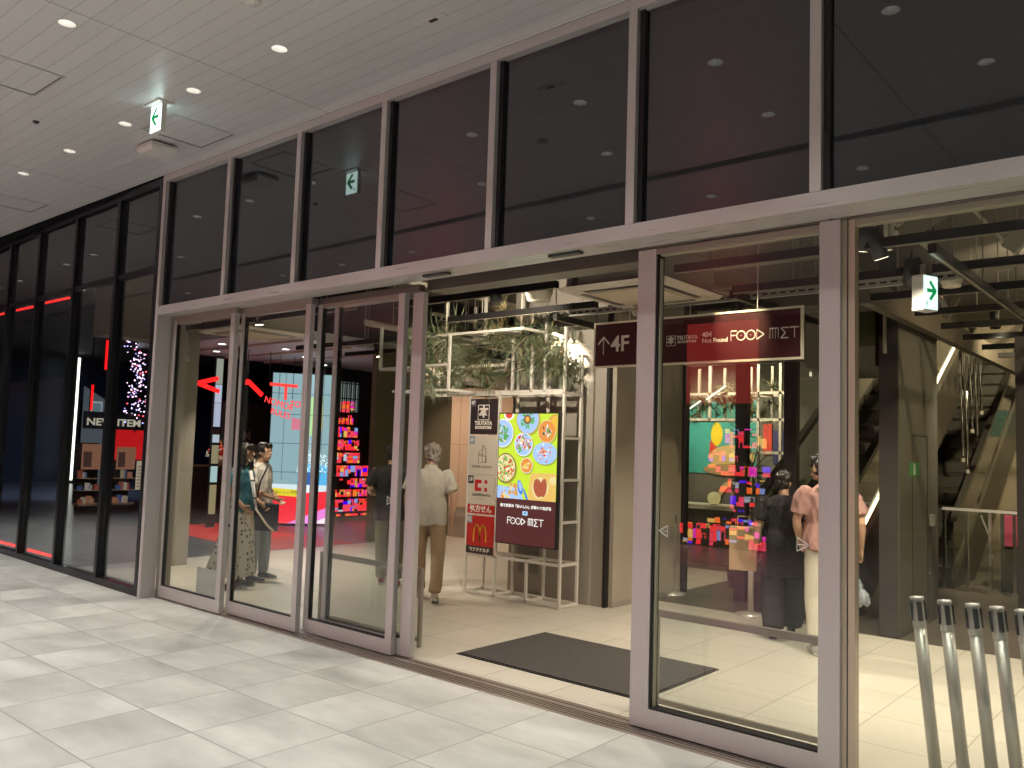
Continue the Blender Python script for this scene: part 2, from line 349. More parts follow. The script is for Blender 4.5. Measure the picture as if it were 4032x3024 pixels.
# header above the doors
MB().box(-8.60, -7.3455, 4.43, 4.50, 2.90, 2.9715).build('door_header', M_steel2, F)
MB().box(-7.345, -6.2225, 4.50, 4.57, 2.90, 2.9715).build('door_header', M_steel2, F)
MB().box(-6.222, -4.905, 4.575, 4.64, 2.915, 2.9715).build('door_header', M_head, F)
MB().box(-4.90, -2.825, 4.66, 4.86, 2.93, 3.12).build('motor_cover', M_head, F)
MB().box(-4.90, -2.825, 4.50, 4.655, 3.10, 3.13).build('soffit_recess', M_black, F)
MB().box(-2.82, -1.60, 4.50, 4.56, 2.965, 3.03).build('door_header', M_head, F)
MB().box(-2.68, -1.652, 4.562, 4.60, 2.92, 2.9645).build('door_header', mat('cream_metal', (.45, .42, .33), .4, .3), F)
MB().box(-1.54, XR, 4.50, 4.62, 2.965, 3.03).build('door_header', M_head, F)
MB().box(-8.6, XR, 4.346, 4.5, 3.032, 4.42).build('back_panel', M_black, F)
MB().box(-8.6, XR, 4.505, 4.61, 3.14, 4.42).build('back_panel', M_head, F)
# fixed posts
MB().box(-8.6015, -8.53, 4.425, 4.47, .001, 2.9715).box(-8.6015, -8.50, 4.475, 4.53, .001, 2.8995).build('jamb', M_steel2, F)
MB().box(-1.652, -1.540, 4.50, 4.60, .003, 2.9645).build('main_post', M_steel, F)
MB().box(-1.5395, -1.515, 4.53, 4.60, .003, 2.9645).build('glazing_bead', mat('bead_metal', (.62, .52, .40), .35, .4), F)
MB().box(-1.5145, -1.5095, 4.54, 4.60, .003, 2.9645).build('gasket', M_black, F)
MB().box(-1.5090, -1.475, 4.535, 4.60, .003, 2.9645).build('glazing_bead', MATS['bead_metal'], F)
MB().box(-1.4745, XR, 4.54, 4.60, .003, .055).build('window_sill', M_steel, F)
MB().box(-1.4745, XR, 4.54, 4.60, 2.93, 2.9645).build('window_head', MATS['cream_metal'], F)
MB().box(-1.47, XR, 4.565, 4.575, .056, 2.93).build('window_pane', G_win, F)
MB().box(.55, .66, 4.50, 4.60, .056, 2.93).box(2.8, 2.91, 4.50, 4.60, .056, 2.93).build('window_post', M_steel, F)
MB().box(XR, XR+.1, 4.27, 4.6, .001, 4.497).build('end_post', M_steel, F)
# beam soffit sensors
for x, lab in ((-3.28, 'flat black door sensor under the beam near the red panel, right one'), (-4.49, 'flat black door sensor under the beam above the open doorway, left one')):
    t = empty('door_sensor', (x, 4.36, 2.972), lab, 'door sensor', 'door sensors under the beam')
    MB().box(-.13, .13, -.03, .03, -.018, 0).build('housing', M_blackpl, t, bevel=.008); MB().box(-.09, .09, -.0325, -.0305, -.014, -.004).build('lens', mat('sensor_lens', (.06, .09, .08), .1), t)

# sliding door leaves: stiles, rails, glass
def leaf(x0, x1, y, label, sl=.035, sr=.075, rail=.128, top=2.915, gy=.02, depth=.05, bead=True, parts=None):
    t = empty('sliding_door', ((x0+x1)/2, y, 0), label, 'glass door', 'sliding glass doors of the entrance'); cx = (x0+x1)/2; a, b = x0-cx, x1-cx
    MB().box(a, b, 0, depth, .012, rail).build('bottom_rail', M_steel, t)
    if sl: MB().box(a, a+sl, .001, depth-.001, rail+.0005, top).build('stile', M_steel, t)
    MB().box(b-sr, b, -.001, depth-.001, rail+.0005, top).build('stile', M_steel, t)
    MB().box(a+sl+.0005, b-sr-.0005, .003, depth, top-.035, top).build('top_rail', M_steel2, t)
    z1 = top-.0355
    g = MB(); g.box(a+sl+.0005, a+sl+.012, .010, depth-.005, rail+.0005, z1).box(b-sr-.012, b-sr-.0005, .010, depth-.005, rail+.0005, z1).box(a+sl+.0125, b-sr-.0125, .008, depth-.004, rail+.0005, rail+.012)
    g.build('gasket', M_black, t)
    MB().box(a+sl+.0125, b-sr-.0125, gy, gy+.008, rail+.0125, z1).build('glass', G_door, t)
    return t
d1 = leaf(-8.53, -7.345, 4.42, 'leftmost glass door leaf with a white paper taped low inside', .035, .075)
MB().box(.10, .58, .031, .033, .135, .40).build('taped_paper', mat('paper', (.62, .66, .60), .6), d1)
d2 = leaf(-7.345, -6.222, 4.49, 'second glass door leaf from the left, couple standing behind it', .05, .07)
d3 = leaf(-6.222, -5.062, 4.57, 'third glass door leaf from the left with white triangle sticker', .06, .075, .123)
d4 = leaf(-6.05, -4.90, 4.625, 'stacked glass door leaf at the left side of open doorway', .06, .12, .14)
d5 = leaf(-2.82, -1.6525, 4.555-.03, 'right glass door leaf with two triangle stickers before the hanging sign', .13, .0001, .128, 2.96, .05, .09)
MB().box(-1.1675/2+.1305, -1.1675/2+.150, .03, .06, .129, 2.90).build('edge_seal', mat('cream_seal', (.42, .40, .30), .5), d5)
M_line = mat('white_sticker', (.75, .75, .72), .5)
def tri(parent, cx, y, cz, s, right=True):
    g = MB(); q = 1 if right else -1
    P = [Vector((cx-q*s*.5, 0, cz+s*.62)), Vector((cx+q*s*.6, 0, cz)), Vector((cx-q*s*.5, 0, cz-s*.62))]
    for a, b in ((0, 1), (1, 2), (2, 0)): g.bar((P[a].x, y, P[a].z), (P[b].x, y, P[b].z), .002, .006)
    g.bar((cx-q*s*.5, y, cz), (cx+q*s*.3, y, cz), .002, .004)
    g.build('triangle_sticker', M_line, parent)
tri(d3, .47, .018, 1.22, .055); tri(d5, -1.1675/2+.19, .048, 1.2, .055, False); tri(d5, .47, .048, 1.2, .06)
for a in range(3):
    pass

# low steel guards inside the door tracks
def guard(x0, x1, y, label):
    t = empty('door_guard_rail', (x0, y, 0), label, 'guard rail', 'low guard rails beside the door tracks'); L_ = x1-x0
    MB().box(0, L_, -.015, .015, .605, .65).build('top_bar', M_steel2, t)
    for q in (0, L_-.03): MB().box(q, q+.03, -.014, .014, .001, .6045).build('leg', M_steel2, t)
    MB().box(.0305, L_-.0305, -.014, .014, .05, .08).build('bottom_bar', M_steel2, t)
    MB().box(.035, L_-.035, -.003, .003, .081, .604).build('glass_panel', G_door, t)
guard(-2.88, -1.60, 4.92, 'low steel framed glass guard behind the right door leaf')
guard(-6.5, -5.12, 4.95, 'low steel framed glass guard behind the third door leaf')

# ------------------------------------------------------------------ dark facade on the left
ang = math.atan2(-.114, 4.318)
D = empty('dark_curtain_wall', (-8.68, 4.288, 0), 'dark framed glass wall with reflective panes left of silver entrance', 'glass wall', None, ang)
dm = [-.045, -1.085, -2.335, -3.61, -4.755, -5.93, -7.1, -8.3, -9.5, -10.7, -12.]
LD = -13.2
MB().box(LD, 0, -.01, .10, 4.41, 4.49).build('head_rail', M_dark, D)
MB().box(LD, 0, -.01, .10, .001, .075).build('base_rail', M_dark, D)
MB().box(LD, 0, 0, .09, 3.47, 3.53).build('transom', M_dark, D)
for x in dm:
    MB().box(x-.035, x+.035, -.02, .10, .0755, 4.4095).build('mullion', M_dark, D)
dd = [0]+dm[1:]+[LD]
for a, b in zip(dm, dm[1:]+[LD+.035]):
    MB().box(b+.036, a-.036, .03, .04, 3.5305, 4.4095).build('upper_pane', MATS['spandrel_glass'], D)
    MB().box(b+.036, a-.036, .03, .04, .0755, 3.4695).build('lower_pane', G_dark, D)

# ------------------------------------------------------------------ lobby: walls
M_grey = mat('grey_wall', (.34, .31, .265), .6, 0, .04, 3)
M_tan = mat('tan_wall', (.42, .37, .29), .6, 0, .04, 2)
M_pink = mat('peach_wall', (.55, .40, .29), .6, 0, .03, 2)
M_darkwall = mat('dark_wall', (.02, .018, .02), .5, 0, .2, 2)
t = empty('grey_column', (-5.78, 7.9, 0), 'square grey column right behind the white display frame', 'column')
MB().box(-.66, .50, -.30, .5, .001, 4.4).build('shaft', M_grey, t); MB().box(.501, .66, -.27, .5, .001, 4.4).build('chamfer', M_grey, t)
MB().box(.661, .70, -.285, .4, .001, 4.4).build('black_joint', M_black, t)
for z0 in (.25, 1.0): MB().box(-.50, -.20, -.312, -.301, z0, z0+.55).build('panel', mat('column_panel', (.20, .185, .16), .5, 0, .05, 5), t)
t = empty('tan_wall', (-5.09, 8.4, 0), 'smooth tan wall running back from the grey column', 'wall')
MB().box(0, .06, -.72, .75, .001, 4.4).build('surface', M_tan, t); MB().box(.0601, .066, -.72, .75, .001, .06).build('skirting', M_grey, t)
t = empty('tan_pier', (-10.6, 5.60, 0), 'tan pier seen through the leftmost door leaf', 'pier')
MB().box(-.11, .11, -.26, .21, .001, 4.4).build('shaft', M_grey, t); MB().box(-.6, -.111, -.9, .2, 2.95, 4.4).build('bulkhead', M_tan, t)
g = MB()
for q in range(3): g.lathe([(.018, 0), (.028, 0)], n=12)
for q in range(3):
    rg = MB().lathe([(.016, 0), (.026, .004), (.030, 0)], n=14).build('round_fixing', M_whitepl, t, True); rg.location = (.1145, -.2+q*.12, 2.72); rg.rotation_euler = (0, PI/2, 0)
t = empty('brown_partition', (-11.35, 10.6, 0), 'brown panelled wall between red lit store and corridor', 'wall')
MB().box(0, .12, -1.05, .85, .001, 3.3).build('surface', mat('brown_panel', (.20, .17, .12), .5, 0, .08, 1.5), t)
for y in (-.55, .1): MB().box(.1205, .123, y, y+.008, .01, 3.2).build('joint', M_black, t)
t = empty('corridor_wall', (-16.2, 16.8, 0), 'peach lit corridor end wall with doors and framed posters', 'wall', None, R_(48))
MB().box(-4, 4, 0, .1, .001, 3.3).build('surface', M_pink, t)
for x in (-.42, .05, .98): MB().box(x, x+.012, -.004, -.001, .02, 3.0).build('joint', mat('joint_brown', (.25, .16, .11), .6), t)
MB().box(-.41, .97, -.004, -.001, 1.72, 1.73).build('joint', MATS['joint_brown'], t)
MB().box(-.30, -.27, -.05, -.02, .95, 1.45).build('door_pull', M_chrome, t)
text('red_writing', '民宿', .34, (.78, -.012, 2.32), FRONT, mat('sign_red', (.6, .03, .02), .5), t, .003, .004)
for z0, z1, lab, s in ((1.16, 1.86, 'pale poster with small grey writing', '交差点'), (.42, 1.02, 'black framed notice', '歩く')):
    f = tag(MB().box(.55, 1.35, -.03, -.006, z0, z1).build('framed_poster', M_blackpl, None), lab+' on the peach corridor wall', 'poster', 'posters on the corridor wall')
    f.matrix_world = Matrix.Translation((-16.2, 16.8, 0)) @ Matrix.Rotation(R_(48), 4, 'Z')
    MB().box(.57, 1.33, -.034, -.031, z0+.02, z1-.02).build('print', mat('poster_paper', (.62, .48, .36), .6), f)
    text('writing', s, .13, (.95, -.036, (z0+z1)/2), FRONT, mat('poster_ink', (.2, .16, .13), .6), f, .001)
M_pillar = mat('black_pillar', (.032, .027, .026), .5)
t = empty('black_pillar', (-2.455, 8.9, 0), 'tall black pillar at the corner of the grey partition, right of the couple', 'pillar')
MB().box(-.085, .085, -.39, 1.05, .001, 4.4).build('shaft', M_pillar, t)
MB().box(.0855, .095, -.38, 1.05, .001, 3.05).build('grey_face', mat('partition_grey', (.085, .078, .062), .55, 0, .08, 2), t)
MB().box(.0955, .099, .06, .066, .05, 1.93).box(.0955, .099, .62, .626, .05, 1.93).box(.0955, .099, .06, .626, 1.93, 1.936).build('door_outline', M_black, t)
MB().box(.0955, .10, -.05, .32, 1.52, 1.66).build('exit_sticker', mat('sticker_green', (.05, .16, .05), .6), t)
MB().box(.1002, .1008, .10, .16, 1.535, 1.645).build('running_figure', mat('sticker_pale', (.3, .4, .3), .6), t)
MB().box(.0955, .14, .70, .76, 1.0, 1.12).build('door_lever', M_steel2, t)
t = empty('ceiling_bulkhead', (-2.25, 7.3, 3.0), 'long dark brown bulkhead beam above the escalator hall', 'beam')
MB().box(-.09, .0, 0, 14, 0, .22).box(-.9, -.091, 0, .12, .02, .22).build('beam', mat('bulkhead_brown', (.12, .10, .075), .5), t)
t = empty('smoke_curtain', (-2.68, 8.42, 0), 'hanging clear smoke curtain pane under the bulkhead', 'smoke curtain')
MB().box(-.40, .21, -.01, .01, 2.78, 3.12).build('pane', glass('cloudy_glass', (.7, .72, .62), 1.6), t); MB().box(.211, .235, -.02, .02, 2.70, 3.13).build('end_post', M_steel2, t)
MB().box(-.40, .2105, -.02, .02, 3.121, 3.15).build('rail', M_head, t)

# ------------------------------------------------------------------ entrance mat, hanging sign
t = empty('entrance_mat', (-3.905, 5.60, 0), 'dark grey rectangular entrance mat inside the open doorway', 'mat')
MB().box(-.845, .845, -.56, .56, .001, .014).build('pile', mat('mat_fibre', (.06, .053, .049), .95, 0, .45, 55, .9), t)
MB().box(-.865, .865, -.58, -.5605, .001, .008).box(-.865, .865, .5605, .58, .001, .008).box(-.865, -.8455, -.56, .56, .001, .008).box(.8455, .865, -.56, .56, .001, .008).build('rubber_border', M_blackpl, t)
M_maroon = mat('maroon_board', (.055, .014, .016), .38, 0, .05, 3)
M_cream = mat('cream_edge', (.86, .80, .62), .4)
M_wl = mat('white_lettering', (.85, .82, .74), .5)
t = empty('hanging_direction_sign', (-3.41, 6.3, 2.43), 'wide maroon hanging sign with arrow 4F and shop names', 'hanging sign')
hw, hh = 1.012, .416
hx = -3.41+3.41
MB().box(-.955, .955, 0, .02, .018, .398).build('board', M_maroon, t)
e = MB(); e.box(-.973, .973, -.006, .024, 0, .0175).box(-.973, .973, -.006, .024, .3985, .416).box(-.973, -.9555, -.006, .024, .018, .398).box(.9555, .973, -.006, .024, .018, .398); e.build('edge_frame', M_cream, t)
yy = -.003
a = MB(); a.bar((-.865, yy, .12), (-.865, yy, .275), .004, .014).bar((-.925, yy, .215), (-.865, yy, .28), .004, .014).bar((-.805, yy, .215), (-.865, yy, .28), .004, .014); a.build('arrow', M_wl, t)
text('floor_mark', '4F', .20, (-.69, yy, .205), FRONT, M_wl, t, .002, .003)
def hon_logo(parent, cx, y, cz, s, m, my=1):
    g = MB(); q = s/2
    for a, b in (((-q, -q), (q, -q)), ((q, -q), (q, q)), ((q, q), (-q, q)), ((-q, q), (-q, -q))): g.bar((cx+a[0], y, cz+a[1]), (cx+b[0], y, cz+b[1]), .002, s*.05)
    g.build('logo_frame', m, parent)
    text('logo', '本', s*.82, (cx, y, cz), FRONT, m, parent, .001, .004*s/.1)
hon_logo(t, -.172, yy, .205, .085, M_wl)
text('shop_name', 'TSUTAYA', .046, (-.02, yy, .226), FRONT, M_wl, t, .001, .0012)
text('shop_name', 'BOOKSTORE', .030, (-.02, yy, .190), FRONT, M_wl, t, .001, .0008)
text('shop_name', '404', .058, (.12, yy, .238), FRONT, M_wl, t, .001, .002, 'LEFT')
text('shop_name', 'Not Found', .052, (.12, yy, .186), FRONT, M_wl, t, .001, .001, 'LEFT')
def food_met(parent, x, y, z, h, m, lw=None, name='lettering'):
    g = MB(); lw = lw or h*.1; k = h
    def ln(*P):
        for a, b in zip(P[:-1], P[1:]): g.bar((x+a[0]*k, y, z+a[1]*k), (x+b[0]*k, y, z+b[1]*k), .003, lw)
    def ring(cx, cz, r):
        vs = []; n = 24
        for i in range(n):
            c_, s_ = math.cos(2*PI*i/n), math.sin(2*PI*i/n)
            vs += [(x+(cx+c_*r)*k-c_*lw/2, y, z+(cz+s_*r)*k-s_*lw/2), (x+(cx+c_*r)*k+c_*lw/2, y, z+(cz+s_*r)*k+s_*lw/2)]
        g.add(vs, [(2*i, 2*i+1, (2*i+3) % (2*n), (2*i+2) % (2*n)) for i in range(n)])
        g.add([(x+(cx+math.cos(2*PI*i/8)*.05)*k, y, z+(cz+math.sin(2*PI*i/8)*.05)*k) for i in range(8)], [tuple(range(8))])
    ln((0, 0), (0, 1), (.62, 1)); ln((0, .55), (.5, .55))
    ring(1.08, .5, .46); ring(2.12, .5, .46)
    ln((2.75, .02), (2.75, .98), (3.5, .5), (2.75, .02))
    ln((4.1, 0), (4.1, 1), (4.95, 1), (4.95, 0)); ln((4.38, 0), (4.38, 1)); ln((4.66, 0), (4.66, 1))
    ln((5.95, 1), (5.2, 1), (5.65, .5), (5.2, 0), (5.95, 0)); ln((6.1, 1), (7.0, 1)); ln((6.55, 1), (6.55, 0))
    return g.build(name, m, parent)
food_met(t, .38, yy, .172, .0805, M_wl, .009)
for q in (-.6, .0, .6): MB().bar((q, .01, .4165), (q, .01, 1.5), .008).build('hanger_rod', M_steel, t)
spot('sign_lamp', (.35, -.55, 1.0), (.45, 0, .34), 60, (1, .82, .5), 34, .8, .03, t)
spot('sign_lamp', (-.55, -.7, 1.05), (-.72, 0, .2), 12, (1, .82, .5), 60, .6, .03, t)
# slotted channel above the sign
t = empty('slotted_channel', (-3.4, 6.75, 3.02), 'slotted steel channel lit above the maroon hanging sign', 'channel')
MB().box(-1.6, 2.0, -.02, .02, 0, .06).build('channel', mat('galvanised', (.55, .55, .5), .4, .5), t)
s_ = MB()
for i in range(44): s_.box(-1.56+i*.08, -1.51+i*.08, -.0215, -.0202, .022, .038)
s_.build('slot_holes', M_blackpl, t)

# ------------------------------------------------------------------ ceiling services
M_cas = mat('cassette_cream', (.62, .56, .45), .5)
M_cas2 = mat('cassette_grille', (.50, .42, .30), .6)
def cassette(x, y, label):
    t = empty('ceiling_air_conditioner', (x, y, 3.0), label, 'air conditioner', 'square air conditioner cassettes in the lobby'); a = .5
    MB().add([(-a,-a,0),(a,-a,0),(a,a,0),(-a,a,0),(-a+.03,-a+.03,-.03),(a-.03,-a+.03,-.03),(a-.03,a-.03,-.03),(-a+.03,a-.03,-.03)],
             [(0,1,5,4)[::-1],(1,2,6,5)[::-1],(2,3,7,6)[::-1],(3,0,4,7)[::-1],(4,5,6,7)[::-1]]).build('panel', M_cas, t)
    MB().box(-a+.06, a-.06, -a+.06, a-.06, .001, .28).build('body', M_steel2, t)
    for k in range(4):
        s = MB().box(-.30, .30, -.405, -.345, -.034, -.0305).build('air_slot', M_blackpl, t); s.rotation_euler = (0, 0, k*PI/2)
    MB().box(-.31, .31, -.31, .31, -.042, -.0305).build('grille', M_cas2, t, bevel=.01)
    for q in (-.42, .42): MB().bar((q, q, .2), (q, q, 1.4), .01).build('hanger_rod', M_steel2, t)
    return t
cassette(-3.65, 5.9, 'large cream air conditioner cassette above the 4F hanging sign')
cassette(-9.12, 5.78, 'cream air conditioner cassette seen through the two leftmost doors')
M_det = mat('lampwhite', (.66, .60, .48), .5)
for (x, y, z, r, lab) in ((-4.85, 6.05, 3.12, .13, 'white round ceiling unit above the white display frame'), (-1.53, 6.9, 3.03, .075, 'white round ceiling unit right of the lobby exit sign'), (-4.0, 6.42, 2.93, .05, 'small round detector under the corner of the air conditioner')):
    t = empty('round_ceiling_unit', (x, y, z), lab, 'ceiling unit')
    MB().lathe([(0, -r*.45), (r*.85, -r*.45), (r*.9, -r*.1), (r, 0), (r, r*.35), (0, r*.36)]).build('drum', M_det, t, True); MB().bar((0, 0, r*.36), (0, 0, 1.25), .03).build('stem', M_steel2, t)
def track(a, b, lab, rods=True):
    a = Vector(a); b = Vector(b); t = empty('lighting_track', a, lab, 'lighting track', 'black lighting tracks across the lobby ceiling'); d = b-a; n = max(1, int(d.length/.9))
    MB().bar((0, 0, 0), d, .05, .06).build('rail', M_track, t)
    MB().bar((0, 0, -.032), d+Vector((0, 0, -.032)), .02, .003).build('conductor', mat('track_edge', (.45, .40, .3), .4, .5), t)
    r = MB()
    for i in range(n): p = d*((i+.5)/n); r.bar(p+Vector((0, 0, .031)), p+Vector((0, 0, 1.3)), .009)
    r.build('hanger_rods', M_steel2, t)
    return t
track((-6.2, 5.48, 3.05), (-4.2, 5.48, 3.05), 'black lighting track just inside the doorway, left of the air conditioner')
track((-3.09, 5.48, 3.05), (4, 5.48, 3.05), 'black lighting track nearest the glass at upper right')
track((-6.4, 6.43, 3.05), (-4.45, 6.43, 3.05), 'black lighting track behind the round ceiling unit')
track((-3.08, 6.43, 3.05), (4, 6.43, 3.05), 'second black lighting track at upper right, holding the exit sign')
track((-2.5, 7.33, 3.05), (4, 7.33, 3.05), 'third black lighting track at upper right')
for i, y in enumerate((8.3, 9.25, 10.2, 11.15, 12.1, 13.1, 14.2)):
    track((-2.15, y, 3.05), (4, y, 3.05), '%s black lighting track over the escalator hall' % ('fourth fifth sixth seventh eighth ninth tenth'.split()[i]))
track((-3.1, 6.46, 3.02), (-3.05, 8.3, 3.02), 'short black lighting track running back over the maroon sign')
track((-1.33, 5.51, 2.985), (-1.3, 14, 2.985), 'long black lighting track running back beside the exit sign')
track((-5.0, 6.5, 2.985), (-5.05, 7.5, 2.985), 'short black lighting track running back to the grey column')
for y in (7.3, 8.2): track((-10.4, y, 3.05), (-5.3 if y < 8 else -5.2, y, 3.05), 'black lighting track over the white display frame, %s one' % ('front' if y < 8 else 'back'))
track((-10.4, 5.3, 3.05), (-6.6, 5.3, 3.05), 'black lighting track above the couple by the left doors')
M_galv = mat('galvanised_pipe', (.50, .46, .38), .5, .15, .1, 10)
rs = random.Random(3)
pl = ['thin grey service pipe crossing the dark lobby ceiling']
for i in range(46):
    x = rs.uniform(-10.5, 3.2); y = rs.uniform(4.9, 13); z = rs.uniform(3.35, 4.25); Ln = rs.uniform(1.2, 4.5); along = rs.random() < .5
    if not along and x > -2.1 and rs.random() < .3: y = rs.uniform(5, 7)
    e = (Ln, 0, 0) if along else (0, Ln, 0)
    if x+e[0] < -11 or y+e[1] > 15: continue
    o = empty('service_pipe', (x, y, z), 'x', 'pipe', 'service pipes under the lobby ceiling')
    o['label'] = 'thin service pipe crossing the dark lobby ceiling'
    if rs.random() < .55: MB().bar((0, 0, 0), e, rs.choice((.04, .05, .07)), rs.choice((.03, .05))).build('pipe_run', M_galv, o)
    else: MB().tube([(0, 0, 0), (e[0]*.5, e[1]*.5, -.02), e], rs.choice((.018, .03, .05)), 8).build('pipe_run', M_galv, o, True)
    MB().bar((e[0]*.2, e[1]*.2, .02), (e[0]*.2, e[1]*.2, 4.41-z), .01).bar((e[0]*.8, e[1]*.8, .02), (e[0]*.8, e[1]*.8, 4.41-z), .01).build('hanger_rods', M_galv, o)
for (x, y, z, l_, lab) in ((-6.4, 6.2, 3.75, 1.5, 'cream fabric duct hanging above the doorway'), (-3.2, 6.6, 3.65, 1.9, 'silver foil duct rising over the maroon sign'), (-2.2, 7.4, 3.9, 1.6, 'wide cream duct above the right door')):
    o = empty('ventilation_duct', (x, y, z), lab, 'duct'); pts = [(q*l_/8, .15*math.sin(q*.5), .05*q) for q in range(9)]
    MB().tube(pts, [.11+.012*(-1)**q for q in range(9)], 14).build('duct_skin', mat('duct_foil', (.55, .5, .38), .3, .6, .1, 20, .3), o, True)
    MB().bar((l_/2, 0, .1), (l_/2, 0, 4.4-z), .012).build('hanger_rods', M_galv, o)
# diagonal braces and down pipe at the right
for i, (a, b) in enumerate((((-1.2, 7.2, 3.3), (-.4, 7.2, 4.35)), ((-.6, 9, 3.3), (.3, 9, 4.35)), ((-.2, 6.3, 3.3), (.5, 6.3, 4.35)), ((-1.9, 6.8, 3.4), (-1.2, 8.2, 4.3)))):
    tag(MB().bar(a, b, .09, .12).build('diagonal_brace', M_galv), 'pale diagonal steel brace in the dark ceiling, %s' % ('nearest the exit sign', 'farthest back', 'nearest the glass', 'behind the pair of spotlights')[i], 'brace')
o = empty('sprinkler_pipe', (-1.72, 6.0, 3.2), 'vertical grey sprinkler pipe right of the main post', 'pipe'); MB().tube([(0, 0, 0), (0, 0, 1.2)], .035, 12).build('pipe_run', M_galv, o, True); MB().lathe([(.03, 0), (.045, -.03), (.03, -.06), (.05, -.08), (0, -.085)]).build('sprinkler_head', M_chrome, o, True)

# spotlights
M_can = mat('spot_can', (.02, .018, .018), .4)
M_sp = emis('spot_lens', (1, .86, .62), 14)
def make_spot():
    t = empty('track_spotlight', (0, 0, 0), 'x', 'spotlight', 'black track spotlights')
    MB().tube([(0, 0, 0), (0, 0, .20)], .05, 16).build('can', M_can, t, True)
    MB().lathe([(0, -.001), (.044, -.001)], n=16).build('lens', M_sp, t)
    MB().bar((0, .055, .1), (0, .055, .26), .02).build('bracket', M_can, t)
    return t
sp0 = make_spot(); first = True
SP = [(-1.75, 5.5, 3.02, (-2.6, 6.2), 30, 'black spotlight upper right, the higher left one of the front pair'), (-1.63, 5.52, 2.96, (-1.0, 6.5), 18, 'black spotlight upper right, the lower right one of the front pair'),
      (-1.70, 6.43, 2.94, (-2.2, 7.6), 26, 'black spotlight left of the lobby exit sign, upper of that pair'), (-1.60, 6.43, 2.88, (-1.0, 7.8), 22, 'black spotlight touching the lobby exit sign, lower of that pair'),
      (-1.80, 10.0, 3.10, (-1.9, 11), 16, 'small far spotlight at the right edge over the escalators'),
      (-4.9, 5.5, 2.98, (-6.2, 7.0), 40, 'black spotlight over the doorway aimed at the air plants'), (-7.3, 7.3, 2.98, (-6.9, 7.3), 15, 'black spotlight hidden among the plants'),
      (-10.05, 6.2, 2.72, (-9.6, 6.4), 34, 'cylinder spotlight beside the far air conditioner'), (-8.3, 5.3, 2.98, (-8.2, 5.6), 34, 'spotlight above the woman in the dotted skirt'),
      (-5.6, 7.3, 3.0, (-6.3, 9.0), 40, 'spotlight over the corridor beyond the display frame'), (-9.6, 8.2, 2.98, (-8.8, 8.6), 40, 'spotlight over the beige floor at the dark floor edge'),
      (-4.0, 5.5, 2.98, (-3.8, 5.6), 30, 'spotlight above the entrance mat'), (-.3, 5.5, 2.98, (-.4, 5.9), 22, 'spotlight above the belt posts'), (1.2, 6.43, 2.98, (.9, 6.6), 20, 'spotlight beyond the right edge of the photo'), (-3.5, 7.4, 2.98, (-3.4, 7.7), 26, 'spotlight above the woman in black')]
for x, y, z, tg, pw, lab in SP:
    s = sp0 if first else copy_tree(sp0)
    first = False
    s.location = (x, y, z); s['label'] = lab
    tz = 0. if lab.find('air plants') < 0 else 2.7
    d = Vector((tg[0], tg[1], tz))-Vector((x, y, z)); s.rotation_euler = (-d).to_track_quat('Z', 'Y').to_euler()
    spot('spot_lamp', (0, 0, -.02), (0, 0, -1), pw*1.08, (1, .87, .69), 110, .8, .03, s)
t = empty('lobby_exit_sign', (-1.46, 6.0, 2.80), 'lit exit sign with green right arrow in its thick white box at upper right', 'exit sign', None, R_(68))
MB().box(-.075, .075, 0, .085, -.12, .12).build('housing', M_whitepl, t, bevel=.004); MB().box(-.02, .05, .02, .06, .1205, .2).build('bracket', M_steel2, t)
exit_face(t, -.07, .07, -.112, .112, -.0006, False, 1.4)

# ------------------------------------------------------------------ belt posts
M_bp = mat('belt_post_steel', (.72, .69, .62), .32, .55, .03, 40, 0)
bp = empty('belt_post', (0, 0, 0), 'x', 'belt post', 'steel belt posts leaning behind the right window')
MB().tube([(0, 0, .03), (0, 0, .83)], .031, 20).build('pole', M_bp, bp, True)
MB().lathe([(.034, .80), (.034, .83)], n=20).build('collar', M_bp, bp, True)
MB().lathe([(.031, .83), (.031, .94), (.034, .94), (.034, .958), (.0, .962)], n=20).build('head', M_steel, bp, True)
for k in range(4):
    s = MB().box(-.013, .013, -.040, -.0315, .835, .935).build('belt_slot', M_blackpl, bp, bevel=.004); s.rotation_euler = (0, 0, k*PI/2+.5)
MB().lathe([(.16, 0), (.16, .012), (.05, .03), (.031, .035)], n=28).build('base', M_bp, bp, True)
for i, (x, y) in enumerate(((-1.175, 4.90), (-1.04, 4.90), (-.91, 4.905), (-.80, 4.91), (-.69, 4.92))):
    b = bp if i == 0 else copy_tree(bp)
    b.location = (x, y, .0); b.rotation_euler = (R_(.5), R_(-5.6), 0)
    b['label'] = ('leftmost leaning steel belt post behind the right window', 'second leaning steel belt post from the left behind the window', 'third leaning steel belt post from the left behind the window', 'fourth leaning steel belt post from the left behind the window', 'steel belt post cut by the right edge of the photo')[i]
for x, y, lab in ((-3.84, 8.52, 'slim upright steel belt post beside the woman in black'), (-5.06, 9.02, 'slim upright steel belt post by the tan wall in the cafe')):
    b = copy_tree(bp); b.location = (x, y, .001); b.rotation_euler = (0, 0, 0); b['label'] = lab; b['group'] = 'upright belt posts by the glass partition'

